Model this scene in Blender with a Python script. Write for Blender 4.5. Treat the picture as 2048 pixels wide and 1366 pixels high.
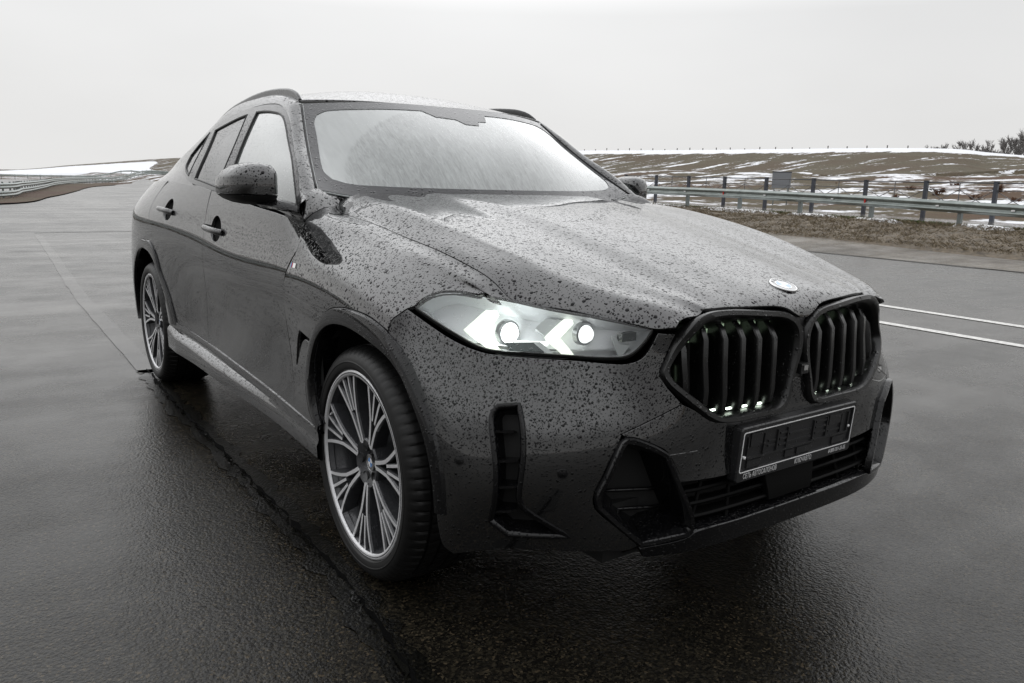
import bpy, bmesh, math, random
import numpy as np
from mathutils import Vector, Matrix, noise
from mathutils.geometry import delaunay_2d_cdt
for o in list(bpy.data.objects): bpy.data.objects.remove(o)
SC=bpy.context.scene; COL=SC.collection
R=math.radians
# ------------------------------------------------------------------ camera
cd=bpy.data.cameras.new('Camera'); cam=bpy.data.objects.new('Camera',cd); COL.objects.link(cam); SC.camera=cam
cd.sensor_width=36; cd.lens=27.497; cd.clip_start=.05; cd.clip_end=3000
def _cam(loc,yaw,pitch,roll):
    f=Vector((math.sin(yaw)*math.cos(pitch),math.cos(yaw)*math.cos(pitch),-math.sin(pitch))); r=Vector((math.cos(yaw),-math.sin(yaw),0)); u=r.cross(f)
    c,s=math.cos(roll),math.sin(roll); r2=c*r+s*u; u2=-s*r+c*u
    m=Matrix((r2,u2,-f)).transposed().to_4x4(); m.translation=Vector(loc); cam.matrix_world=m
_cam((-1.94550817,-2.16251384,1.23183529),.623320408,.19463316,.0224954478)
cd.dof.use_dof=False
# ------------------------------------------------------------------ world : overcast sky
W=bpy.data.worlds.new('World'); SC.world=W; W.use_nodes=True
nt=W.node_tree; N=nt.nodes; L=nt.links; N.clear()
out=N.new('ShaderNodeOutputWorld'); bg=N.new('ShaderNodeBackground'); sky=N.new('ShaderNodeTexSky')
sky.sky_type='NISHITA'; sky.sun_disc=False; sky.sun_elevation=R(38); sky.sun_rotation=R(34); sky.air_density=1.5; sky.dust_density=6.0
bw=N.new('ShaderNodeRGBToBW'); L.new(sky.outputs[0],bw.inputs[0])
geo=N.new('ShaderNodeNewGeometry'); sep=N.new('ShaderNodeSeparateXYZ')
tc=N.new('ShaderNodeTexCoord'); L.new(tc.outputs['Generated'],sep.inputs[0])
ramp=N.new('ShaderNodeValToRGB'); L.new(sep.outputs['Z'],ramp.inputs[0])
e=ramp.color_ramp.elements; e[0].position=0.0; e[0].color=(.83,.825,.815,1); e[1].position=1.0; e[1].color=(1.50,1.52,1.56,1)
for p,c in ((.08,(.80,.798,.792,1)),(.2,(.80,.803,.805,1)),(.38,(1.70,1.715,1.74,1)),(.6,(1.75,1.77,1.80,1))):
    n_=ramp.color_ramp.elements.new(p); n_.color=c
noi=N.new('ShaderNodeTexNoise'); noi.inputs['Scale'].default_value=1.6; noi.inputs['Detail'].default_value=4; noi.inputs['Roughness'].default_value=.5
mp=N.new('ShaderNodeMapping'); mp.inputs['Scale'].default_value=(1,1,2.5); L.new(tc.outputs['Generated'],mp.inputs[0]); L.new(mp.outputs[0],noi.inputs['Vector'])
mr=N.new('ShaderNodeMapRange'); mr.inputs[1].default_value=.3; mr.inputs[2].default_value=.7; mr.inputs[3].default_value=.93; mr.inputs[4].default_value=1.05; L.new(noi.outputs['Fac'],mr.inputs[0])
mul=N.new('ShaderNodeMix'); mul.data_type='RGBA'; mul.blend_type='MULTIPLY'; mul.inputs[0].default_value=1; L.new(ramp.outputs[0],mul.inputs[6]); L.new(mr.outputs[0],mul.inputs[7])
# a little of the clear-sky luminance above the cloud deck shows through it
sc_=N.new('ShaderNodeMath'); sc_.operation='MULTIPLY'; sc_.inputs[1].default_value=.10; L.new(bw.outputs[0],sc_.inputs[0])
mixs=N.new('ShaderNodeMix'); mixs.data_type='RGBA'; mixs.inputs[0].default_value=.06; # the cloud is brighter on the side of the hidden sun (ahead of the camera) than behind
dp=N.new('ShaderNodeVectorMath'); dp.operation='DOT_PRODUCT'; L.new(tc.outputs['Generated'],dp.inputs[0]); dp.inputs[1].default_value=(math.sin(R(34)),math.cos(R(34)),0)
m2=N.new('ShaderNodeMapRange'); m2.interpolation_type='SMOOTHSTEP'; L.new(dp.outputs['Value'],m2.inputs[0])
for i_,v_ in enumerate((-.75,.92,.58,1.02)): m2.inputs[i_+1].default_value=v_
mul2=N.new('ShaderNodeMix'); mul2.data_type='RGBA'; mul2.blend_type='MULTIPLY'; mul2.inputs[0].default_value=1; L.new(mul.outputs[2],mul2.inputs[6]); L.new(m2.outputs[0],mul2.inputs[7])
L.new(mul2.outputs[2],mixs.inputs[6]); L.new(sc_.outputs[0],mixs.inputs[7])
L.new(mixs.outputs[2],bg.inputs[0]); bg.inputs[1].default_value=1.0; L.new(bg.outputs[0],out.inputs[0])
sd=bpy.data.lights.new('Sun','SUN'); sun=bpy.data.objects.new('Sun',sd); COL.objects.link(sun); sd.energy=.5; sd.angle=R(170); sd.color=(1,.98,.95)
sun.rotation_euler=(R(-50),0,R(-34))
VS=SC.view_settings; VS.view_transform='Standard'; VS.look='None'; VS.exposure=0; VS.gamma=1; VS.use_curve_mapping=False
SC.render.engine='CYCLES'
# ------------------------------------------------------------------ materials
MATS={}
def nodemat(name):
    m=bpy.data.materials.new(name); m.use_nodes=True; MATS[name]=m
    return m,m.node_tree.nodes,m.node_tree.links,m.node_tree.nodes['Principled BSDF']
def pbr(name,col,rough=.5,metal=0,spec=.5,coat=0,coat_r=.03,emit=None,es=0,trans=0,ior=1.5,alpha=1):
    m,n,l,b=nodemat(name); c=tuple(col)+(1,) if len(col)==3 else col
    b.inputs['Base Color'].default_value=c; b.inputs['Roughness'].default_value=rough; b.inputs['Metallic'].default_value=metal
    b.inputs['Specular IOR Level'].default_value=spec; b.inputs['Coat Weight'].default_value=coat; b.inputs['Coat Roughness'].default_value=coat_r
    b.inputs['Transmission Weight'].default_value=trans; b.inputs['IOR'].default_value=ior; b.inputs['Alpha'].default_value=alpha
    if emit: b.inputs['Emission Color'].default_value=tuple(emit)+(1,); b.inputs['Emission Strength'].default_value=es
    return m
def math_(n,l,op,a,b=None,c=None,clamp=False):
    k=n.new('ShaderNodeMath'); k.operation=op; k.use_clamp=clamp
    for i,v in enumerate((a,b,c)):
        if v is None: continue
        if isinstance(v,(int,float)): k.inputs[i].default_value=v
        else: l.new(v,k.inputs[i])
    return k.outputs[0]
def maprange(n,l,v,a,b,c,d,smooth=False):
    k=n.new('ShaderNodeMapRange'); k.interpolation_type='SMOOTHSTEP' if smooth else 'LINEAR'
    l.new(v,k.inputs[0])
    for i,x in enumerate((a,b,c,d)): k.inputs[i+1].default_value=x
    return k.outputs[0]
def noise_(n,l,vec,scale,detail=3,rough=.5,dist=0):
    k=n.new('ShaderNodeTexNoise'); k.inputs['Scale'].default_value=scale; k.inputs['Detail'].default_value=detail; k.inputs['Roughness'].default_value=rough; k.inputs['Distortion'].default_value=dist
    if vec is not None: l.new(vec,k.inputs['Vector'])
    return k.outputs['Fac']
def mixc(n,l,f,a,b,mode='MIX'):
    k=n.new('ShaderNodeMix'); k.data_type='RGBA'; k.blend_type=mode
    if isinstance(f,(int,float)): k.inputs[0].default_value=f
    else: l.new(f,k.inputs[0])
    for i,v in ((6,a),(7,b)):
        if isinstance(v,tuple): k.inputs[i].default_value=v if len(v)==4 else v+(1,)
        else: l.new(v,k.inputs[i])
    return k.outputs[2]
def drops(n,l,amount=1.0,scales=((54,.8,.35),(98,.8,.38),(190,.7,.42)),dist=.6):
    """rain drops standing on a surface: bump from spherical caps in random cells (object space)"""
    tc=n.new('ShaderNodeTexCoord'); vec=tc.outputs['Object']
    # slight warp so that drops are not perfect discs
    wn=n.new('ShaderNodeTexNoise'); wn.inputs['Scale'].default_value=160; wn.inputs['Detail'].default_value=1; l.new(vec,wn.inputs['Vector'])
    va=n.new('ShaderNodeVectorMath'); va.operation='MULTIPLY_ADD'; l.new(wn.outputs['Color'],va.inputs[0]); va.inputs[1].default_value=(.0014,.0014,.0014); l.new(vec,va.inputs[2])
    total=None
    gn=n.new('ShaderNodeNewGeometry'); sx=n.new('ShaderNodeSeparateXYZ'); l.new(gn.outputs['Normal'],sx.inputs[0]); upf=maprange(n,l,sx.outputs['Z'],-.15,.25,.30,1.0)
    for sc,dens,rad in scales:
        v=n.new('ShaderNodeTexVoronoi'); v.inputs['Scale'].default_value=sc; l.new(va.outputs[0],v.inputs['Vector'])
        sp=n.new('ShaderNodeSeparateColor'); l.new(v.outputs['Color'],sp.inputs[0])
        on=math_(n,l,'LESS_THAN',sp.outputs[0],math_(n,l,'MULTIPLY',upf,dens*amount))
        r=maprange(n,l,sp.outputs[1],0,1,rad*.45,rad)
        t=math_(n,l,'DIVIDE',v.outputs['Distance'],r)
        cap=math_(n,l,'SQRT',math_(n,l,'SUBTRACT',1.0,math_(n,l,'MULTIPLY',t,t),clamp=True))
        h=math_(n,l,'MULTIPLY',math_(n,l,'MULTIPLY',cap,on),math_(n,l,'MULTIPLY',r,dist/sc))
        total=h if total is None else math_(n,l,'MAXIMUM',total,h)
    bp=n.new('ShaderNodeBump'); bp.inputs['Strength'].default_value=1; bp.inputs['Distance'].default_value=1; l.new(total,bp.inputs['Height'])
    return bp.outputs[0],total
def wet(name,col,rough=.35,coat=1.0,amount=1.0,metal=0,spec=.5,dist=.55,coat_r=.02,scales=None,cior=1.5):
    m=pbr(name,col,rough,metal,spec,coat,coat_r); m.node_tree.nodes['Principled BSDF'].inputs['Coat IOR'].default_value=cior; n=m.node_tree.nodes; l=m.node_tree.links; b=n['Principled BSDF']
    nb,h=drops(n,l,amount,dist=dist,**({'scales':scales} if scales else {})); l.new(nb,b.inputs['Normal']); l.new(nb,b.inputs['Coat Normal'])
    if coat>=1: l.new(math_(n,l,'MULTIPLY_ADD',math_(n,l,'GREATER_THAN',h,1e-6),1.33-cior,cior),b.inputs['Coat IOR'])   # the drops are water
    return m
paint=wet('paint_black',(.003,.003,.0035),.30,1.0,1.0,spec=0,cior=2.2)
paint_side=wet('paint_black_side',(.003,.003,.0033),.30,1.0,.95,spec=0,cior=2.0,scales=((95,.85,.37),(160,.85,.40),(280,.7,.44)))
gloss=wet('gloss_black_trim',(.003,.003,.0035),.25,1.0,.8,spec=0,cior=1.45,scales=((120,.4,.5),(220,.6,.5)))
satin=wet('satin_black_grille',(.006,.006,.006),.34,.12,.5,scales=((75,.4,.5),(140,.6,.52)))
plastic=wet('black_plastic',(.006,.006,.006),.45,0,.5,scales=((75,.4,.5),(140,.6,.52)))
dark=pbr('dark_cavity',(.004,.004,.004),.7)
rubber=pbr('tyre_rubber',(.006,.006,.006),.45,spec=.35)
silver=wet('machined_alloy',(.74,.74,.75),.42,0,.9,metal=.55,dist=.35,scales=((190,.7,.5),(330,.7,.5)))
alloy_dark=wet('dark_alloy_paint',(.045,.046,.05),.35,.5,.8,metal=.4,dist=.35,scales=((190,.7,.5),(330,.7,.5)))
steel=pbr('brake_steel',(.25,.25,.25),.4,1)
chrome=pbr('bright_ring',(.8,.8,.8),.15,1)
white=pbr('white_print',(.75,.75,.75),.5)
def nspline(xs,ys):
    """natural cubic spline (values may be vectors); linear extrapolation"""
    xs=np.asarray(xs,float); ys=np.asarray(ys,float); n=len(xs); vec=ys.ndim>1
    h=np.diff(xs); A=np.zeros((n,n)); b=np.zeros(ys.shape); A[0,0]=A[-1,-1]=1
    for i in range(1,n-1):
        A[i,i-1]=h[i-1]; A[i,i]=2*(h[i-1]+h[i]); A[i,i+1]=h[i]
        b[i]=6*((ys[i+1]-ys[i])/h[i]-(ys[i]-ys[i-1])/h[i-1])
    M=np.linalg.solve(A,b)
    s0=(ys[1]-ys[0])/h[0]-h[0]/6*(2*M[0]+M[1]); s1=(ys[-1]-ys[-2])/h[-1]+h[-1]/6*(M[-2]+2*M[-1])
    def ev(x):
        x=np.asarray(x,float); xc=np.minimum(np.maximum(x,xs[0]),xs[-1]); k=np.minimum(np.maximum(np.searchsorted(xs,xc)-1,0),n-2)
        hh=h[k]; t=(xc-xs[k])/hh; u=1-t; c1=hh*hh/6*(u*u*u-u); c2=hh*hh/6*(t*t*t-t); e0=np.minimum(x-xs[0],0); e1=np.maximum(x-xs[-1],0)
        if vec: u,t,c1,c2,e0,e1=u[...,None],t[...,None],c1[...,None],c2[...,None],e0[...,None],e1[...,None]
        return ys[k]*u+ys[k+1]*t+c1*M[k]+c2*M[k+1]+e0*s0+e1*s1
    return ev
class Chart:
    """tensor surface through longitudinal lines; line j: list of (p,w,z[,y]) ; section spline across q"""
    def __init__(s,lines,qs,sym=False):
        s.q=np.asarray(qs,float); s.f=[]
        for L in lines:
            L=sorted(L,key=lambda r:r[0])
            s.f.append(nspline([r[0] for r in L],[(r[1],(r[3] if len(r)>3 else r[0])-r[0],r[2]) for r in L]))
        qq=np.concatenate([s.q,2*s.q[-1]-s.q[-2::-1]]) if sym else s.q      # sym: mirrored about the last line
        s.sym=sym; s.B=nspline(qq,np.eye(len(qq)))
    def __call__(s,p,q):
        p=np.asarray(p,float); q=np.asarray(q,float)
        X=np.stack([f(p) for f in s.f],-2)          # (...,lines,3)
        if s.sym: X=np.concatenate([X,X[...,-2::-1,:]*np.array([-1,1,1])],-2)
        B=s.B(q); r=np.sum(X*B[...,None],-2); r[...,1]+=p
        return r
    def normal(s,p,q,flip=False):
        e=1e-3
        a=s(np.asarray(p)+e,q)-s(np.asarray(p)-e,q); b=s(p,np.asarray(q)+e)-s(p,np.asarray(q)-e)
        n=np.cross(a,b); n/=np.linalg.norm(n,axis=-1,keepdims=True)+1e-12
        return n
# ---------------- BODY : (p=y) sill -> shoulder -> hood centre ; rows (y, w, z[,yreal])
BODY_L=[
 # j0 door bottom edge z~.38
 [(-.7,.93,.36),(-.3,.985,.37),(0,.99,.375),(.35,.975,.38),(.6,.965,.385),(1.0,.953,.395),(1.5,.95,.41),(2.0,.952,.425),(2.4,.972,.44),(3,.99,.45),(3.6,.96,.45),(4.1,.86,.45)],
 [(-.7,.93,.50),(-.3,.99,.51),(0,1.0,.515),(.35,.985,.52),(.6,.957,.52),(1.0,.943,.525),(1.5,.94,.53),(2.0,.944,.54),(2.4,.972,.56),(3,.999,.58),(3.6,.965,.58),(4.1,.86,.58)],
 [(-.7,.91,.68),(-.3,.988,.69),(0,1.002,.70),(.35,.99,.70),(.6,.966,.70),(1.0,.951,.70),(1.5,.948,.71),(2.0,.953,.725),(2.4,.976,.74),(3,1.0,.76),(3.6,.962,.76),(4.1,.85,.76)],
 # j3 widest
 [(-.7,.85,.80),(-.3,.968,.835),(0,.996,.875),(.35,.988,.885),(.6,.976,.885),(1.0,.968,.885),(1.5,.968,.895),(2.0,.973,.92),(2.5,.990,.955),(3.0,.998,.97),(3.5,.962,.965),(4.1,.82,.96)],
 # j4 shoulder
 [(-.7,.79,.87),(-.3,.918,.925),(0,.956,.965),(.35,.955,.985),(.6,.953,.99),(1.0,.948,1.005),(1.5,.949,1.02),(2.0,.956,1.05),(2.5,.968,1.075),(3.0,.968,1.085),(3.5,.925,1.08),(4.1,.77,1.06)],
 # j5 fender top / belt
 [(-.7,.73,.90),(-.5,.775,.935),(-.3,.832,.985),(0,.868,1.03),(.35,.872,1.068),(.6,.899,1.103),(1.0,.917,1.14),(1.5,.919,1.163),(2.0,.914,1.19),(2.5,.90,1.213),(3.0,.872,1.222),(3.5,.815,1.21),(4.1,.70,1.16)],
 # j6 hood cut line / headlight top edge
 [(-.80,.515,.892),(-.70,.60,.903),(-.60,.668,.915),(-.48,.728,.938),(-.425,.749,.971),(-.31,.770,1.012),(-.165,.781,1.043),(0,.783,1.064),(.27,.778,1.099),(.54,.774,1.127),(.645,.756,1.149),(.705,.728,1.178),(.76,.69,1.196),(1.1,.872,1.225),(1.5,.878,1.25),(2.0,.872,1.275),(2.5,.857,1.28),(3.0,.828,1.27),(3.5,.778,1.235),(4.1,.668,1.165)],
 # j7 hood outer crest A
 [(-.88,.42,.885,-.84),(-.84,.44,.912,-.828),(-.80,.465,.932),(-.70,.53,.959),(-.55,.60,.993),(-.4,.64,1.033),(-.27,.665,1.064),(0,.69,1.118),(.3,.678,1.163),(.6,.640,1.190),(.7,.612,1.202),(.8,.58,1.210),(1.1,.80,1.29),(1.5,.838,1.325),(2.0,.832,1.345),(2.5,.815,1.335),(3.0,.785,1.305),(3.5,.74,1.255),(4.1,.64,1.17)],
 # j8 valley
 [(-.88,.355,.893,-.855),(-.84,.36,.922,-.836),(-.80,.375,.943),(-.70,.41,.968),(-.55,.435,1.002),(-.27,.465,1.067),(0,.485,1.121),(.3,.51,1.168),(.6,.525,1.198),(.7,.52,1.203),(1.2,.56,1.228)],
 # j8b foot of the ridge
 [(-.88,.325,.895,-.858),(-.84,.328,.926,-.838),(-.80,.335,.945),(-.70,.345,.971),(-.55,.352,1.006),(-.27,.362,1.070),(0,.374,1.124),(.3,.402,1.170),(.6,.44,1.200),(.7,.45,1.205),(1.2,.46,1.231)],
 # j9 ridge B
 [(-.88,.285,.898,-.862),(-.84,.285,.930,-.84),(-.80,.285,.952),(-.70,.285,.981),(-.55,.288,1.018),(-.27,.295,1.083),(0,.305,1.136),(.3,.335,1.180),(.6,.375,1.206),(.7,.38,1.210),(1.2,.38,1.235)],
 # j9b inner shoulder
 [(-.88,.16,.906,-.866),(-.84,.16,.942,-.843),(-.80,.16,.963),(-.70,.165,.991),(-.55,.17,1.027),(-.27,.18,1.089),(0,.19,1.141),(.3,.20,1.184),(.6,.22,1.209),(.7,.23,1.213),(1.2,.23,1.24)],
 # j10 centre
 [(-.92,0,.875,-.87),(-.88,0,.912,-.866),(-.84,0,.945,-.842),(-.80,0,.966),(-.70,0,.993),(-.55,0,1.029),(-.27,0,1.090),(0,0,1.142),(.3,0,1.185),(.6,0,1.210),(.7,0,1.214),(1.2,0,1.242)],
]
# lines just outside and just inside the shut line keep the turn local to it
_j5=nspline([r[0] for r in BODY_L[5]],[r[1] for r in BODY_L[5]]); _k5=nspline([r[0] for r in BODY_L[5]],[r[2] for r in BODY_L[5]])
_j7=nspline([r[0] for r in BODY_L[7]],[r[1] for r in BODY_L[7]]); _k7=nspline([r[0] for r in BODY_L[7]],[r[2] for r in BODY_L[7]])
_o=[];_i=[]
for y,w,z in BODY_L[6]:
    if y<-.45: _o.append((y,w+.022,z-.012)); _i.append((y,w-.010,z+.016))
    elif y<.78: _o.append((y,w+.036,z+float(np.interp(y,[.2,.54,.645,.705,.76],[-.012,-.003,.006,.010,.010])))); _i.append((y,w-.022,z+.016) if y<.2 else (y,w-.03,z+.0135))
    else: _o.append((y,w*.7+.3*float(_j5(y)),z*.7+.3*float(_k5(y)))); _i.append((y,w*.6+.4*float(_j7(y)),z*.6+.4*float(_k7(y))))
# close companions of the two bonnet creases make them read as creases
def _near(Lr,dw,dz,dwt,dzt): return [(r[0],r[1]+(dw if r[0]<.82 else dwt),r[2]+(dz if r[0]<.45 else (dz*.5 if r[0]<.82 else dzt)))+tuple(r[3:]) for r in Lr]
_a=_near(BODY_L[7],.018,-.0062,.010,-.009); _b=_near(BODY_L[7],-.032,.0012,-.010,.009); _c=_near(BODY_L[10],-.026,.0012,-.02,.001)
BODY_L=BODY_L[:6]+[_o]+[BODY_L[6]]+[_i]+[_a]+[BODY_L[7]]+[_b]+BODY_L[8:11]+[_c]+BODY_L[11:]
BODY_Q=[.38,.52,.70,.88,.985,1.085,1.162,1.20,1.228,1.270,1.29,1.325,1.49,1.595,1.665,1.693,1.79,1.97]
BODY=Chart(BODY_L,BODY_Q,sym=True)
# the doors and rear quarter: the same flanks, turning straight into the glasshouse
BODYD=Chart(BODY_L[:6]+[[(-.3,.80,1.06),(.2,.835,1.13),(.6,.858,1.182),(1.0,.872,1.224),(1.5,.878,1.25),(2.0,.872,1.275),(2.5,.857,1.28),(3.0,.828,1.27),(3.5,.778,1.235),(4.1,.668,1.165)],[(-.3,.74,1.15),(.2,.785,1.22),(.6,.81,1.275),(1.0,.828,1.31),(1.5,.838,1.325),(2.0,.832,1.345),(2.5,.815,1.335),(3.0,.785,1.305),(3.5,.74,1.255),(4.1,.64,1.17)]],[.38,.52,.70,.88,.985,1.085,1.18,1.28])
# ---------------- BUMP: p = lateral station 0..1.1 (w mostly), rows (p,w,z,y)
def pl(z,pts):
    r=[(w,w,(z if not callable(z) else z(w)),y) for w,y in pts]
    return r+[(-a,-b,c,d) for a,b,c,d in r if a>0]
BUMP_L=[
 pl(.275,[(0,-.865),(.25,-.862),(.42,-.85),(.6,-.80),(.75,-.71),(.85,-.62),(.93,-.53),(.975,-.45),(1.0,-.36)]),
 pl(.36,[(0,-.885),(.25,-.882),(.42,-.868),(.6,-.81),(.75,-.725),(.85,-.64),(.93,-.55),(.975,-.47),(1.0,-.38)]),
 pl(.50,[(0,-.868),(.25,-.868),(.42,-.862),(.6,-.812),(.75,-.74),(.85,-.662),(.93,-.565),(.975,-.47),(1.0,-.38)]),
 pl(.615,[(0,-.868),(.25,-.868),(.42,-.857),(.6,-.806),(.75,-.728),(.85,-.64),(.93,-.53),(.975,-.44),(1.0,-.35)]),
 pl(lambda w:.665+.03*w,[(0,-.866),(.25,-.865),(.42,-.850),(.6,-.785),(.75,-.695),(.85,-.597),(.93,-.478),(.975,-.38),(1.0,-.29)]),
 pl(lambda w:.75+.02*w,[(0,-.863),(.25,-.860),(.42,-.838),(.6,-.758),(.75,-.645),(.85,-.53),(.93,-.405),(.975,-.305),(1.0,-.21)]),
 pl(lambda w:.83+.02*w,[(0,-.862),(.25,-.857),(.42,-.828),(.6,-.735),(.75,-.595),(.85,-.47),(.93,-.335),(.975,-.232),(1.0,-.14)]),
 pl(lambda w:.905+.01*w,[(0,-.855),(.25,-.85),(.42,-.825),(.6,-.707),(.75,-.53),(.85,-.395),(.93,-.285),(.975,-.19),(1.0,-.1)]),
 pl(lambda w:.955+.01*w,[(0,-.835),(.25,-.83),(.42,-.785),(.6,-.66),(.75,-.465),(.85,-.345),(.93,-.235),(.975,-.14),(1.0,-.05)]),
]
BUMP_Q=[.275,.36,.50,.615,.685,.765,.845,.91,.965]
BUMP=Chart(BUMP_L,BUMP_Q)

# ---------------- GH greenhouse side+roof, p=y
GH_L=[
 [(.4,.89,1.075),(.6,.897,1.093),(1.0,.912,1.138),(1.5,.914,1.161),(2.0,.909,1.188),(2.5,.895,1.211),(3.0,.867,1.220),(3.5,.81,1.208),(4.1,.695,1.158)],
 [(.4,.835,1.22),(.6,.835,1.25),(1.0,.838,1.30),(1.5,.838,1.325),(2.0,.832,1.345),(2.5,.815,1.335),(3.0,.785,1.305),(3.5,.74,1.255),(4.1,.64,1.17)],
 [(.4,.775,1.33),(.6,.765,1.37),(1.0,.748,1.445),(1.25,.722,1.515),(1.5,.702,1.562),(1.9,.695,1.574),(2.3,.703,1.535),(2.7,.713,1.462),(3.1,.715,1.375),(3.5,.69,1.285),(4.1,.60,1.172)],
 [(.4,.73,1.40),(.6,.715,1.44),(1.0,.69,1.525),(1.26,.662,1.578),(1.5,.640,1.624),(1.9,.633,1.640),(2.3,.640,1.612),(2.7,.648,1.517),(3.1,.650,1.412),(3.5,.64,1.318),(4.1,.56,1.175)],
 [(.4,.66,1.42),(.6,.65,1.46),(1.0,.63,1.537),(1.26,.607,1.589),(1.5,.59,1.630),(1.9,.585,1.648),(2.3,.59,1.617),(2.7,.60,1.540),(3.1,.605,1.434),(3.5,.60,1.337),(4.1,.53,1.177)],
 [(.4,.35,1.435),(.6,.345,1.475),(1.0,.34,1.557),(1.26,.335,1.613),(1.5,.33,1.662),(1.9,.33,1.684),(2.3,.33,1.66),(2.7,.335,1.59),(3.1,.34,1.49),(3.5,.34,1.385),(4.1,.30,1.195)],
 [(.4,0,1.44),(.6,0,1.48),(1.0,0,1.563),(1.26,0,1.62),(1.5,0,1.677),(1.9,0,1.70),(2.3,0,1.68),(2.7,0,1.607),(3.1,0,1.51),(3.5,0,1.40),(4.1,0,1.20)],
]
GH_Q=[0,.19,.40,.50,.56,.83,1.16]
GH=Chart(GH_L,GH_Q,sym=True)
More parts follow.
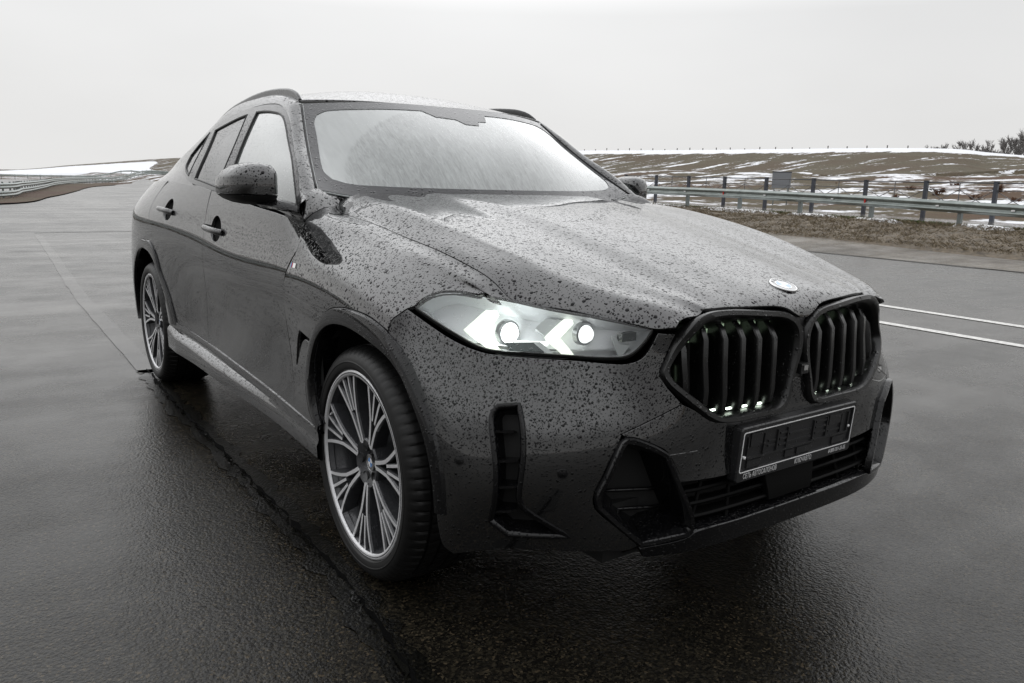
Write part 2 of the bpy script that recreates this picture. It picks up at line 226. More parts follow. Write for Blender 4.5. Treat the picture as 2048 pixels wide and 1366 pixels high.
# ---------------- WS windshield p=0..1 across, q=0..1 up
WS_L=[
 [(0,0,1.170,.53),(.5,.40,1.176,.585),(.8,.64,1.188,.665),(1,.805,1.207,.70)],
 [(0,0,1.395,.775),(.5,.36,1.395,.825),(.8,.575,1.392,.92),(1,.722,1.388,1.0)],
 [(0,0,1.594,1.125),(.5,.322,1.593,1.15),(.8,.516,1.583,1.203),(1,.645,1.573,1.252)],
]
WS_L=[l+[(-a,-b,c,d) for a,b,c,d in l if a>0] for l in WS_L]
WS=Chart(WS_L,[0,.52,1.0])
TR={'hood_cut': [(0.7251, 1.2005), (0.6434, 1.2006), (0.5361, 1.2002), (0.2651, 1.2019), (-0.0029, 1.2031), (-0.1604, 1.2021), (-0.3078, 1.2028), (-0.4203, 1.1996), (-0.4776, 1.1884)],
 'hood_hl': [(-0.5747, 1.2133), (-0.6754, 1.2103), (-0.7652, 1.1978), (-0.7964, 1.1913), (-0.8379, 1.1992)],
 'hood_nose': [(-0.8349, 1.31), (-0.8217, 1.4578), (-0.8331, 1.6619), (-0.8522, 1.7722), (-0.8698, 1.8759), (-0.8916, 1.9212)],
 'fend_hl': [(-0.2947, 0.9629), (-0.3041, 0.9933), (-0.3225, 1.0206), (-0.3517, 1.04), (-0.4204, 1.0643), (-0.4744, 1.1868)],
 'fend_seam': [(-0.2785, 0.952), (-0.2592, 0.9295), (-0.2366, 0.9024), (-0.2318, 0.8674)],
 'b_fs': [(0.9799, 0.8288), (0.9715, 0.8579), (0.9581, 0.8781), (0.9435, 0.8937)],
 'arch_o_f': [(-0.2318, 0.8674), (-0.1396, 0.8808), (-0.0465, 0.8756), (0.0452, 0.8629), (0.1405, 0.839), (0.2092, 0.8001), (0.2796, 0.7466), (0.3536, 0.657), (0.3926, 0.5688), (0.385, 0.463), (0.3242, 0.4135), (0.2846, 0.3926)],
 'arch_i_f': [(-0.2527, 0.7862), (-0.1545, 0.8034), (-0.009, 0.8113), (0.1395, 0.7857), (0.2371, 0.7308), (0.3113, 0.6308), (0.3259, 0.5752), (0.315, 0.4819), (0.2747, 0.429)],
 'door_f': [(0.5731, 1.0721), (0.5362, 0.993), (0.6073, 0.8797), (0.6215, 0.7339), (0.5712, 0.4399), (0.5266, 0.3703)],
 'door_fd': [(0.5827, 1.072), (0.539, 0.9932), (0.6074, 0.8797), (0.6237, 0.7335), (0.5715, 0.4399), (0.5266, 0.3703)],
 'door_m': [(1.7484, 1.093), (1.7471, 0.9943), (1.7421, 0.8805), (1.8074, 0.6864), (1.8396, 0.5358), (1.803, 0.3947)],
 'door_r': [(2.7532, 1.1369), (2.8075, 1.0357), (2.7494, 0.9883), (2.6915, 0.8857)],
 'belt': [(0.5827, 1.072), (0.7899, 1.0704), (1.0648, 1.0771), (1.7025, 1.0918), (2.142, 1.0982)],
 'arch_o_b': [(2.8236, 0.81), (2.6824, 0.7629), (2.6196, 0.6789), (2.5229, 0.608), (2.4292, 0.5134), (2.3556, 0.3879)],
 'handles': [(2.4522, 0.9816), (1.5882, 0.977)],
 'badge': [(0.5223, 0.9427)],
 'b_hl': [(0.9409, 0.8947), (0.9196, 0.864), (0.893, 0.8346), (0.8684, 0.8173), (0.8431, 0.8082), (0.8073, 0.8064), (0.7554, 0.8066), (0.6729, 0.8063), (0.6145, 0.8023), (0.5763, 0.8035), (0.5424, 0.8174), (0.521, 0.8447), (0.5044, 0.8789), (0.463, 0.8758)],
 'b_kid': [(0.4859, 0.8201), (0.5031, 0.7831), (0.4916, 0.7513), (0.45, 0.7003)],
 'b_seam': [(0.45, 0.7003), (0.561, 0.6516), (0.6161, 0.6291)],
 'b_arch': [(0.9799, 0.8288), (0.9675, 0.7763), (0.9653, 0.6655), (0.9648, 0.5792), (0.9602, 0.4726), (0.9577, 0.3888)],
 'b_archi': [(0.9902, 0.76), (0.985, 0.7363), (0.9828, 0.6629), (0.9796, 0.5878), (0.9738, 0.4754), (0.9711, 0.3905)],
 'b_bot': [(0.9669, 0.3391), (0.9561, 0.2923), (0.9392, 0.2763), (0.8447, 0.3128), (0.7242, 0.3155), (0.5811, 0.3135), (0.5621, 0.3248)],
 'b_curt': [(0.8727, 0.6584), (0.8554, 0.6828), (0.8175, 0.6912), (0.8378, 0.4596), (0.827, 0.4367), (0.7291, 0.3595), (0.8496, 0.3563), (0.8857, 0.3918)],
 'int_o': [(0.6228, 0.6126), (0.6097, 0.6213), (0.585, 0.618), (0.5267, 0.591), (0.4981, 0.5719), (0.4575, 0.4876), (0.4162, 0.3929), (0.413, 0.3559), (0.425, 0.337), (0.5621, 0.3248), (0.6231, 0.3816), (0.6783, 0.4388), (0.683, 0.4732), (0.6656, 0.5207), (0.6466, 0.5674)],
 'int_i': [(0.6089, 0.6016), (0.5887, 0.6015), (0.5403, 0.5791), (0.5105, 0.5588), (0.4695, 0.4759), (0.4371, 0.3963), (0.4349, 0.3731), (0.4454, 0.3602), (0.5507, 0.3469), (0.6034, 0.397), (0.659, 0.4488), (0.6614, 0.4693), (0.6447, 0.5154), (0.627, 0.5643)],
 'cen_low': [(0.4606, 0.49), (0.2752, 0.4778)],
 'tow': [(0.4906, 0.5644), (0.4039, 0.5647), (0.3743, 0.5107), (0.4581, 0.5089)],
 'kid_o': [(0.503, 0.7837), (0.4859, 0.8195), (0.4678, 0.857), (0.447, 0.8839), (0.4148, 0.9108), (0.3767, 0.9252), (0.2943, 0.9304), (0.1737, 0.9238), (0.0773, 0.9128), (0.0389, 0.8978), (0.0103, 0.8744), (0.0015, 0.8492), (0.0092, 0.7946), (0.0244, 0.7568), (0.0369, 0.7241), (0.042, 0.6931), (0.0573, 0.6476), (0.0861, 0.629), (0.1601, 0.627), (0.268, 0.6283), (0.332, 0.6351), (0.3692, 0.6506), (0.4109, 0.6814), (0.4611, 0.7223), (0.4916, 0.7513), (0.5028, 0.7708)],
 'kid_i': [(0.4808, 0.7834), (0.467, 0.8109), (0.4471, 0.841), (0.4222, 0.8683), (0.3995, 0.8889), (0.3638, 0.9025), (0.301, 0.9074), (0.1778, 0.9007), (0.0865, 0.8926), (0.0517, 0.88), (0.0357, 0.8609), (0.033, 0.8162), (0.0437, 0.7614), (0.0538, 0.7297), (0.0707, 0.6849), (0.0993, 0.6607), (0.1889, 0.6558), (0.323, 0.6565), (0.3605, 0.6752), (0.4172, 0.7175), (0.4652, 0.7545)],
 'lens': [(0.9321, 0.9019), (0.9083, 0.9275), (0.8789, 0.9466), (0.8508, 0.9537), (0.8049, 0.9487), (0.7512, 0.9387), (0.6927, 0.9234), (0.6229, 0.9106), (0.544, 0.8931), (0.514, 0.8872), (0.5273, 0.8649), (0.5513, 0.8369), (0.5748, 0.8216), (0.6126, 0.8167), (0.6986, 0.8184), (0.7787, 0.8182), (0.8289, 0.8171), (0.8508, 0.8226), (0.8845, 0.8498), (0.9059, 0.8716)],
 'chev1': [(0.865, 0.8642), (0.8067, 0.9161), (0.7888, 0.9181), (0.8356, 0.8665), (0.8203, 0.8266), (0.841, 0.8254)],
 'chev2': [(0.7267, 0.8623), (0.6791, 0.9074), (0.6664, 0.9069), (0.7038, 0.866), (0.684, 0.8247), (0.7026, 0.825)],
 'lamp1': [(0.7889, 0.8734)],
 'lamp2': [(0.6528, 0.8767)],
 'bar': [(0.7974, 0.8552), (0.7267, 0.8623)],
 'refl': [(0.5676, 0.8687)],
 'acr1': [(0.7375, 0.8852), (0.7094, 0.9112), (0.68, 0.9083), (0.7232, 0.869)],
 'pock': [(0.8023, 0.8452), (0.7406, 0.8508), (0.7374, 0.8305), (0.8019, 0.8263)],
 'acr2': [(0.5997, 0.8688), (0.5925, 0.8692), (0.586, 0.8494), (0.5632, 0.8468), (0.581, 0.8234), (0.5888, 0.8231)],
 'chv3': [(0.7503, 0.8489), (0.7406, 0.8508), (0.7198, 0.8209), (0.7306, 0.8206)],
 'sensors': [(0.9397, 0.5455), (0.756, 0.533)],
 'dlo': [(0.6094, -0.0006), (0.721, 0.105), (0.8938, 0.254), (1.1211, 0.38), (1.2529, 0.416), (1.3835, 0.4266), (1.514, 0.4177), (1.8441, 0.4021), (2.3008, 0.3989), (2.4591, 0.3845), (2.5786, 0.3403), (2.6477, 0.2765), (2.7171, 0.2144), (2.6337, 0.142), (2.4578, 0.0759), (2.1775, 0.0269), (1.7332, 0.0175)],
 'wf': [(1.662, 0.381), (1.4217, 0.3914), (1.3068, 0.3956), (1.2011, 0.3795), (0.9632, 0.2768), (0.7941, 0.1397), (0.7031, 0.0583), (0.6603, 0.0201), (0.832, 0.0088), (1.052, 0.014), (1.5115, 0.0277), (1.5778, 0.1688)],
 'wr': [(2.3229, 0.3671), (2.0815, 0.3655), (1.7911, 0.375), (1.7169, 0.2461), (1.6893, 0.1118), (1.6639, 0.0331), (1.7468, 0.0379), (2.1533, 0.053), (2.1993, 0.2096)],
 'wq': [(2.4417, 0.3804), (2.5452, 0.3222), (2.6202, 0.2477), (2.5823, 0.1607), (2.4844, 0.1095), (2.3199, 0.0668), (2.3791, 0.2396)],
 'gut': [(1.4348, 0.5225), (1.5983, 0.5269)],
 'wsclear': [(0.9488, 0.7882), (0.9231, 0.8499), (0.8679, 0.8831), (0.6504, 0.8957), (0.4121, 0.9036), (0.9482, 0.4388), (0.952, 0.2574), (0.9236, 0.1272), (0.8476, 0.0716), (0.724, 0.0735)],
 'emblem': [(-0.7906, 1.9678)]}
# ------------------------------------------------------------------ helpers
def link(name,verts,faces,mat,parent=None,smooth=True,normals=None,mats=None,fmat=None):
    me=bpy.data.meshes.new(name); me.from_pydata([tuple(map(float,v)) for v in verts],[],[tuple(int(i) for i in f) for f in faces]); 
    o=bpy.data.objects.new(name,me); COL.objects.link(o)
    for m in (mats or [mat]): me.materials.append(m)
    if fmat is not None: me.polygons.foreach_set('material_index',np.asarray(fmat,dtype=np.int32))
    if smooth: me.polygons.foreach_set('use_smooth',np.ones(len(me.polygons),dtype=bool))
    me.update()
    if normals is not None: me.normals_split_custom_set_from_vertices([tuple(map(float,n)) for n in normals])
    if parent is not None: o.parent=parent
    return o
def empty(name,loc=(0,0,0)):
    o=bpy.data.objects.new(name,None); COL.objects.link(o); o.location=loc; return o
def tag(o,label=None,cat=None,group=None,kind=None):
    if label: o['label']=label
    if cat: o['category']=cat
    if group: o['group']=group
    if kind: o['kind']=kind
    return o
class MB:
    """collects shapes into one mesh"""
    def __init__(s): s.v=[]; s.f=[]; s.m=[]
    def add(s,v,f,mi=0):
        k=len(s.v); s.v+= [tuple(map(float,a)) for a in v]; s.f+=[tuple(i+k for i in g) for g in f]; s.m+=[mi]*len(f); return s
    def box(s,c,d,mi=0,M=None,bev=0):
        x,y,z=[a/2 for a in d]; vs=[(-x,-y,-z),(x,-y,-z),(x,y,-z),(-x,y,-z),(-x,-y,z),(x,-y,z),(x,y,z),(-x,y,z)]
        if M is not None: vs=[tuple(M@Vector(a)) for a in vs]
        vs=[(a[0]+c[0],a[1]+c[1],a[2]+c[2]) for a in vs]
        return s.add(vs,[(0,3,2,1),(4,5,6,7),(0,1,5,4),(1,2,6,5),(2,3,7,6),(3,0,4,7)],mi)
    def tube(s,pts,r,n=8,mi=0,cap=True,closed=False):
        pts=[Vector(p) for p in pts]; m=len(pts); rr=r if hasattr(r,'__len__') else [r]*m; V=[];F=[]; up=None
        for i,p in enumerate(pts):
            if closed: t=(pts[(i+1)%m]-pts[i-1]).normalized()
            else: t=(pts[min(i+1,m-1)]-pts[max(i-1,0)]).normalized()
            if up is None:
                up=Vector((0,0,1)) if abs(t.z)<.9 else Vector((1,0,0))
            a=t.cross(up).normalized(); b=a.cross(t).normalized(); up=b
            for k in range(n):
                th=2*math.pi*k/n; V.append(p+rr[i]*(math.cos(th)*a+math.sin(th)*b))
        for i in range(m if closed else m-1):
            for k in range(n):
                j=(i+1)%m; F.append((i*n+k,i*n+(k+1)%n,j*n+(k+1)%n,j*n+k))
        if cap and not closed: F.append(tuple(range(n))[::-1]); F.append(tuple((m-1)*n+k for k in range(n)))
        return s.add(V,F,mi)
    def sweep(s,pts,prof,ups,mi=0,closed_prof=True,cap=True,closed=False):
        """prof: list of (a,b) in frame (side,up) ; ups: up vector per point"""
        pts=[Vector(p) for p in pts]; m=len(pts); n=len(prof); V=[];F=[]
        for i,p in enumerate(pts):
            t=((pts[(i+1)%m]-pts[i-1]) if closed else (pts[min(i+1,m-1)]-pts[max(i-1,0)])).normalized(); u=Vector(ups[i]) if not isinstance(ups,Vector) else ups
            a=t.cross(u).normalized(); b=a.cross(t).normalized()
            for (x,y) in prof: V.append(p+a*x+b*y)
        k_=n if closed_prof else n-1
        for i in range(m if closed else m-1):
            j=(i+1)%m
            for k in range(k_): F.append((i*n+k,i*n+(k+1)%n,j*n+(k+1)%n,j*n+k))
        if cap and closed_prof and not closed: F.append(tuple(range(n))[::-1]); F.append(tuple((m-1)*n+k for k in range(n)))
        return s.add(V,F,mi)
    def lathe(s,prof,n=64,axis='x',mi=0,closed=False,c=(0,0,0)):
        V=[];F=[];m=len(prof)
        for i in range(n):
            a=2*math.pi*i/n; ca,sa=math.cos(a),math.sin(a)
            for (x,r) in prof:
                if axis=='x': V.append((c[0]+x,c[1]+r*ca,c[2]+r*sa))
                elif axis=='z': V.append((c[0]+r*ca,c[1]+r*sa,c[2]+x))
                else: V.append((c[0]+r*ca,c[1]+x,c[2]+r*sa))
        for i in range(n):
            j=(i+1)%n
            for k in range(m if closed else m-1):
                k2=(k+1)%m; F.append((i*m+k,i*m+k2,j*m+k2,j*m+k))
        return s.add(V,F,mi)
    def build(s,name,mat,parent=None,smooth=False,angle=None):
        mats=mat if isinstance(mat,list) else [mat]
        o=link(name,s.v,s.f,None,parent,smooth,mats=mats,fmat=s.m)
        bm=bmesh.new(); bm.from_mesh(o.data); bmesh.ops.recalc_face_normals(bm,faces=bm.faces); bm.to_mesh(o.data); bm.free()
        if angle is not None:
            o.data.polygons.foreach_set('use_smooth',np.ones(len(o.data.polygons),dtype=bool)); o.data.set_sharp_from_angle(angle=R(angle))
        return o
def crom(pts,step,closed=True,corner=42):
    """resample a 2-D polyline; smooth where it bends gently, keep the corners"""
    P=np.asarray(pts,float); n=len(P)
    def ang(i):
        a=P[i]-P[i-1]; b=P[(i+1)%n]-P[i]; c=np.dot(a,b)/(np.linalg.norm(a)*np.linalg.norm(b)+1e-12); return math.degrees(math.acos(max(-1,min(1,c))))
    isC=[(ang(i)>corner) if (closed or 0<i<n-1) else True for i in range(n)]
    out=[]; rng=range(n) if closed else range(n-1)
    for i in rng:
        p1,p2=P[i],P[(i+1)%n]; p0=P[i-1] if not isC[i] else 2*p1-p2; p3=P[(i+2)%n] if not isC[(i+1)%n] else 2*p2-p1
        if not closed and i==0: p0=2*p1-p2
        if not closed and i==n-2: p3=2*p2-p1
        d=np.linalg.norm(p2-p1); k=max(1,int(math.ceil(d/step)))
        t0=0;t1=np.linalg.norm(p1-p0)**.5+1e-9;t2=t1+d**.5+1e-9;t3=t2+np.linalg.norm(p3-p2)**.5+1e-9
        for j in range(k):
            t=t1+(t2-t1)*j/k
            A1=(t1-t)/(t1-t0)*p0+(t-t0)/(t1-t0)*p1;A2=(t2-t)/(t2-t1)*p1+(t-t1)/(t2-t1)*p2;A3=(t3-t)/(t3-t2)*p2+(t-t2)/(t3-t2)*p3
            B1=(t2-t)/(t2-t0)*A1+(t-t0)/(t2-t0)*A2;B2=(t3-t)/(t3-t1)*A2+(t-t1)/(t3-t1)*A3
            out.append((t2-t)/(t2-t1)*B1+(t-t1)/(t2-t1)*B2)
    if not closed: out.append(P[-1])
    return np.array(out)
def inside(poly,pts):
    x,y=pts[:,0],pts[:,1]; r=np.zeros(len(pts),bool); n=len(poly); j=n-1
    for i in range(n):
        xi,yi=poly[i]; xj,yj=poly[j]
        c=((yi>y)!=(yj>y)); d=(yj-yi) if abs(yj-yi)>1e-15 else 1e-15
        r^=c&(x<(xj-xi)*(y-yi)/d+xi); j=i
    return r
REF={}
def chart_n(ch,p,q):
    n=ch.normal(p,q); P=ch(p,q); ref=REF[ch](P); s=np.sign(np.median(np.sum(n*(P-ref),-1))) or 1
    return n*s
def loop_frames(ch,pq):
    P=ch(pq[:,0],pq[:,1]); n=chart_n(ch,pq[:,0],pq[:,1]); t=np.roll(P,-1,0)-np.roll(P,1,0); t/=np.linalg.norm(t,axis=1,keepdims=True)+1e-12
    b=np.cross(n,t)
    a=np.sum((pq[:,0]*np.roll(pq[:,1],-1)-np.roll(pq[:,0],-1)*pq[:,1]))/2
    # decide inward by test in pq
    e=1e-4; J1=(ch(pq[:,0]+e,pq[:,1])-P)/e; J2=(ch(pq[:,0],pq[:,1]+e)-P)/e
    a11=np.sum(J1*J1,1);a12=np.sum(J1*J2,1);a22=np.sum(J2*J2,1);b1=np.sum(J1*b,1);b2=np.sum(J2*b,1);D=a11*a22-a12*a12+1e-12; d=np.stack([(a22*b1-a12*b2)/D,(a11*b2-a12*b1)/D],1)
    test=pq+d*.002; s=1 if inside(pq,test).mean()>.5 else -1
    return P,n,t,b*s,d*s
def inset(ch,pq,dist):
    P,n,t,b,d=loop_frames(ch,pq); return pq+d*dist
def panel(name,ch,outline,mat,parent,side=-1,holes=(),step=.022,gap=.0025,depth=.018,off=0.0,thick=True,corner=42,smoothloop=True,hgap=.002):
    """a trimmed sheet of a chart with rolled edges; side -1 = the car's right (x<0)"""
    st=.012
    loops=[]
    for k,ol in enumerate([outline]+list(holes)):
        pq=crom(ol,st,True,corner) if smoothloop else np.asarray(ol,float)
        g=gap if k==0 else -hgap
        if g: pq=inset(ch,pq,g)
        loops.append(pq)
    O=loops[0]
    lo=O.min(0); hi=O.max(0)
    qm=(lo[1]+hi[1])/2; ps=np.linspace(lo[0],hi[0],400); c=ch(ps,np.full(400,qm)); s=np.concatenate([[0],np.cumsum(np.linalg.norm(np.diff(c,axis=0),axis=1))])
    pg=np.interp(np.arange(step/2,s[-1],step),s,ps)
    pm=(lo[0]+hi[0])/2; qs=np.linspace(lo[1],hi[1],200); c=ch(np.full(200,pm),qs); s=np.concatenate([[0],np.cumsum(np.linalg.norm(np.diff(c,axis=0),axis=1))])
    qg=np.interp(np.arange(step/2,s[-1],step),s,qs)
    g=np.array([(a,b) for a in pg for b in qg]) if len(pg) and len(qg) else np.zeros((0,2))
    if len(g):
        k=inside(O,g)
        for h in loops[1:]: k&=~inside(h,g)
        g=g[k]
        # keep off the borders
        if len(g):
            allb=np.vstack(loops); gx=ch(g[:,0],g[:,1]); bx=ch(allb[:,0],allb[:,1])
            keep=np.ones(len(g),bool)
            for i in range(0,len(g),500):
                d=np.linalg.norm(gx[i:i+500,None]-bx[None],axis=2).min(1); keep[i:i+500]=d>step*.42
            g=g[keep]
    pts=np.vstack(loops+[g]); ed=[]; k=0
    for lp in loops:
        m=len(lp); ed+=[(k+i,k+(i+1)%m) for i in range(m)]; k+=m
    vo,eo,fo,_,_,_=delaunay_2d_cdt([Vector((float(a),float(b))) for a,b in pts],ed,[],0,1e-7)
    V=np.array([(v[0],v[1]) for v in vo]); F=np.array([f for f in fo if len(f)==3])
    cen=V[F].mean(1); k=inside(O,cen)
    for h in loops[1:]: k&=~inside(h,cen)
    F=F[k]
    X=ch(V[:,0],V[:,1]); Nn=chart_n(ch,V[:,0],V[:,1]); X=X+Nn*off
    # orientation
    fn=np.cross(X[F[:,1]]-X[F[:,0]],X[F[:,2]]-X[F[:,0]]); sg=np.sum(fn*Nn[F[:,0]],1); F[sg<0]=F[sg<0][:,::-1]
    verts=[X]; nrm=[Nn]; faces=[tuple(f) for f in F]; base=len(X)
    if thick:
        for li,lp in enumerate(loops):
            P,n,t,b,d=loop_frames(ch,lp); o=-b if li==0 else b     # o: away from the sheet
            P=P+n*off
            rings=[(P,n),(P+o*.0012-n*.0005,(n+o*.6)),(P+o*.0018-n*.0018,(n*.4+o)),(P+o*.0018-n*depth,o)]
            m=len(lp); 
            for R_,rn in rings: verts.append(R_); nrm.append(rn/np.linalg.norm(rn,axis=1,keepdims=True))
            for r in range(3):
                for i in range(m):
                    j=(i+1)%m; q=(base+r*m+i,base+r*m+j,base+(r+1)*m+j,base+(r+1)*m+i); faces.append(q)
            base+=4*m
    X=np.vstack(verts); Nn=np.vstack(nrm)
    # fix the ring winding
    ff=[]
    for f in faces:
        if len(f)==4:
            fnn=np.cross(X[f[1]]-X[f[0]],X[f[3]]-X[f[0]])
            if np.dot(fnn,Nn[f[2]])<0: f=f[::-1]
        ff.append(f)
    X=X.copy(); Nn=Nn.copy(); X[:,0]*=side; Nn[:,0]*=side
    if side<0: ff=[f[::-1] for f in ff]
    return link(name,X,ff,mat,parent,True,Nn)
def ring_strip(name,ch,outer,profile,mat,parent,side=-1,step=.012,closed=True,corner=42,smooth=True):
    """sweep a profile [(inward,raise)] along a loop on a chart"""
    pq=crom(outer,step,closed,corner); P,n,t,b,d=loop_frames(ch,pq) if closed else open_frames(ch,pq)
    V=[];m=len(pq)
    for (a,h) in profile: V.append(P+b*a+n*h)
    X=np.vstack(V); X[:,0]*=side; F=[]
    for r in range(len(profile)-1):
        for i in range(m if closed else m-1):
            j=(i+1)%m; F.append((r*m+i,r*m+j,(r+1)*m+j,(r+1)*m+i))
    mb=MB(); mb.add(X,F); return mb.build(name,mat,parent,smooth,angle=50 if smooth else None)
def open_frames(ch,pq):
    P=ch(pq[:,0],pq[:,1]); n=chart_n(ch,pq[:,0],pq[:,1]); t=np.gradient(P,axis=0); t/=np.linalg.norm(t,axis=1,keepdims=True)
    return P,n,t,np.cross(n,t),None
def on(ch,p,q,off=0,side=-1):
    P=ch(np.array([p]),np.array([q]))[0]; n=chart_n(ch,np.array([p]),np.array([q]))[0]; P=P+n*off
    return Vector((P[0]*side,P[1],P[2])),Vector((n[0]*side,n[1],n[2]))
# ================================================================== THE CAR
REF[BODY]=lambda P:P*np.array([0,1,0])+np.array([0,0,.55])
REF[BODYD]=REF[BODY]
REF[BUMP]=lambda P:P*0+np.array([0,.4,.6])
REF[GH]=lambda P:P*np.array([0,1,0])+np.array([0,0,1.0])
REF[WS]=lambda P:P*0+np.array([0,1.7,1.0])
car=empty('car'); tag(car,'black coupe-bodied sport utility car wet with rain on the asphalt','car')
SIDES=(-1,1)
def bq(y,z):
    q=np.linspace(.25,1.1,300); zz=BODYD(np.full(300,y),q)[:,2]; return float(np.interp(z,zz,q))
CUT=TR['hood_cut']
# ---- hood (both halves in one panel)
half=CUT+TR['hood_hl'][:4]+[(-.832,1.21)]+TR['hood_nose']+[(-.905,1.955)]
rear=[(.775,1.40),(.79,1.6),(.79,1.8)]
h=half+[(p,3.94-q) for p,q in half[::-1]]+[(p,3.94-q) for p,q in rear]+[(.79,1.97)]+rear[::-1]
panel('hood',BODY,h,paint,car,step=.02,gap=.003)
# ---- fenders, doors, quarters
DF=TR['door_f']; DM=TR['door_m']; AB=TR['arch_o_b']
vent=[(.452,.727),(.32,.716),(.318,.70),(.405,.697),(.535,.575),(.545,.585),(.49,.69)]
def ell(p,q,a,b,n=20): return [(p+a*math.cos(2*math.pi*i/n),q+b*math.sin(2*math.pi*i/n)) for i in range(n)]
for s in SIDES:
    fo=CUT[1:]+TR['fend_hl'][-2::-1]+TR['fend_seam']+TR['arch_o_f'][1:]+DF[::-1]
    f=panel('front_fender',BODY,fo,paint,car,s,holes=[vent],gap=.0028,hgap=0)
    panel('fender_vent',BODY,[(.58,.76),(.29,.76),(.29,.55),(.58,.55)],dark,f,s,off=-.03,thick=False,gap=0)
    # cowl corner between fender, pillar foot and hood
    na,nb=22,10
    lo_=[BODY(np.array([a]),np.array([b]))[0] for a,b in zip(np.linspace(.5795,CUT[1][0],na),np.linspace(1.0784,CUT[1][1],na))]
    panel('mirror_sail',GH,[(.56,-.05),(.80,-.03),(.80,.10),(.62,.06)],plastic,f,s,off=-.012,thick=False,gap=0); hp=np.array([(.899,.600,1.092),(.893,.612,1.13),(.874,.632,1.178),(.845,.662,1.203),(.806,.695,1.212),(.765,.708,1.200),(.722,.705,1.190)]); hs=nspline(np.linspace(0,1,7),hp); up_=[hs(t) for t in np.linspace(0,1,na)]; lo_.append(lo_[-1]+np.array([-.02,.004,-.012])); up_.append(up_[-1]+np.array([-.03,.01,-.012])); na+=1
    V=[];F=[]
    for a,b in zip(lo_,up_):
        for j in range(nb): t=j/(nb-1); p=a*(1-t)+b*t+np.array([.004,-.008,.010])*math.sin(math.pi*t); V.append((p[0]*s,p[1],p[2]))
    for i in range(na-1):
        for j in range(nb-1): F.append((i*nb+j,i*nb+j+1,i*nb+nb+1+j,i*nb+nb+j))
    mb=MB(); mb.add(V,F); mb.build('cowl_corner',paint,f,True)
    P,n=on(BODY,*TR['badge'][0],.002,s); mb=MB()
    t=Vector((0,1,0)); u=n.cross(t).normalized()
    M=Matrix((t,u,n)).transposed(); 
    mb.box(P,(.046,.0165,.004),0,M)
    for k,(c,w) in enumerate(((-.017,.005),(-.0115,.005),(-.006,.005))): mb.box(P+t*(-c)*(1)+n*.0022,(w,.0165,.001),1+k,M)
    b=mb.build('fender_badge',[chrome,pbr('stripe_light_blue',(.1,.35,.7)),pbr('stripe_dark_blue',(.02,.03,.2)),pbr('stripe_red',(.6,.02,.03))],f)
    cup=ell(1.560,.977,.078,.044)
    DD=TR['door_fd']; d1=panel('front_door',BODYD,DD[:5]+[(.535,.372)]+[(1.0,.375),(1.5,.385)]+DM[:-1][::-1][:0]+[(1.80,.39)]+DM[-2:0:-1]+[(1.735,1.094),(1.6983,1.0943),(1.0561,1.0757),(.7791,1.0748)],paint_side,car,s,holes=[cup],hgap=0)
    cup2=ell(2.42,.982,.082,.044)
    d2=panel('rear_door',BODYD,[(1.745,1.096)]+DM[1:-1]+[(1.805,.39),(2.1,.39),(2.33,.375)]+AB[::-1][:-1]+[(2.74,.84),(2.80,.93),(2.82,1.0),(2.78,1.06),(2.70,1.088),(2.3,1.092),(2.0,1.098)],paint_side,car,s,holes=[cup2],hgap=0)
    for d,c,q0 in ((d1,1.560,.977),(d2,2.42,.982)):
        # dark grip cup behind the pull bar
        pts=ell(c,q0,.062,.058,24); mb=MB(); V=[];F=[]
        rings=[(1.0,-.012),(.8,-.028),(.45,-.04),(0.01,-.043)]
        for a,o in rings:
            for (p,q) in ell(c,q0,.084*a,.048*a,24): V.append(on(BODYD,p,q,o,s)[0])
        for r in range(3):
            for i in range(24): F.append((r*24+i,r*24+(i+1)%24,(r+1)*24+(i+1)%24,(r+1)*24+i))
        mb.add(V,F); hd=mb.build('door_handle',dark,d,True)
        mb=MB(); pts=[];
        for t_ in np.linspace(-1,1,11):
            pts.append(on(BODYD,c+.03+.135*t_,q0-.004,.004+.026*(1-t_**4),s)[0])
        nn=on(BODYD,c,q0,0,s)[1]
        pr=[(-.014,-.006),(-.010,.004),(0,.008),(.012,.005),(.015,-.003),(.006,-.009)]
        mb.sweep(pts,[(a,b) for a,b in pr],[nn]*len(pts)); mb.build('pull_bar',paint_side,hd,True,angle=60)
    rq=AB[0:2][::-1]
    arc=[]
    for a in np.linspace(R(100),R(-20),14):
        y=2.95+.50*math.cos(a); z=.375+.505*math.sin(a); arc.append((y,bq(y,max(z,.33))))
    q_out=[(2.6922,.7619),(2.842,.8087)]+arc+[(3.6,.37),(4.0,.40),(4.03,.7),(4.03,.95),(4.02,1.085),(3.6,1.089),(3.2,1.089),(2.78,1.089),(2.80,1.05),(2.82,1.0),(2.80,.93),(2.74,.84)]
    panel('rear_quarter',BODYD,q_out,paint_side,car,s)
# ---- roof, pillars, glass
hdr=[(1.268,.515),(1.235,.65),(1.185,.83),(1.15,1.0),(1.138,1.16)]
rf=hdr+[(p,2.32-q) for p,q in hdr[:-1][::-1]]+[(1.5,1.79),(2.0,1.79),(2.76,1.77),(2.80,1.5),(2.82,1.16),(2.80,.82),(2.76,.55),(2.0,.53),(1.5,.53)]
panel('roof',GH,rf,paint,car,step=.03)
rw=[(2.72,.54),(3.2,.57),(3.68,.62),(3.74,.8),(3.76,1.16),(3.74,1.52),(3.68,1.70),(3.2,1.75),(2.72,1.78),(2.76,1.5),(2.77,1.16),(2.76,.82)]
hl_=[(1.32,.56),(2.0,.56),(2.75,.58),(2.75,1.74),(2.0,1.76),(1.32,1.76),(1.22,1.16)]
panel('headliner',GH,hl_,pbr('headliner_grey',(.25,.25,.25),.9),car,-1,off=-.035,thick=False,step=.08,gap=0)
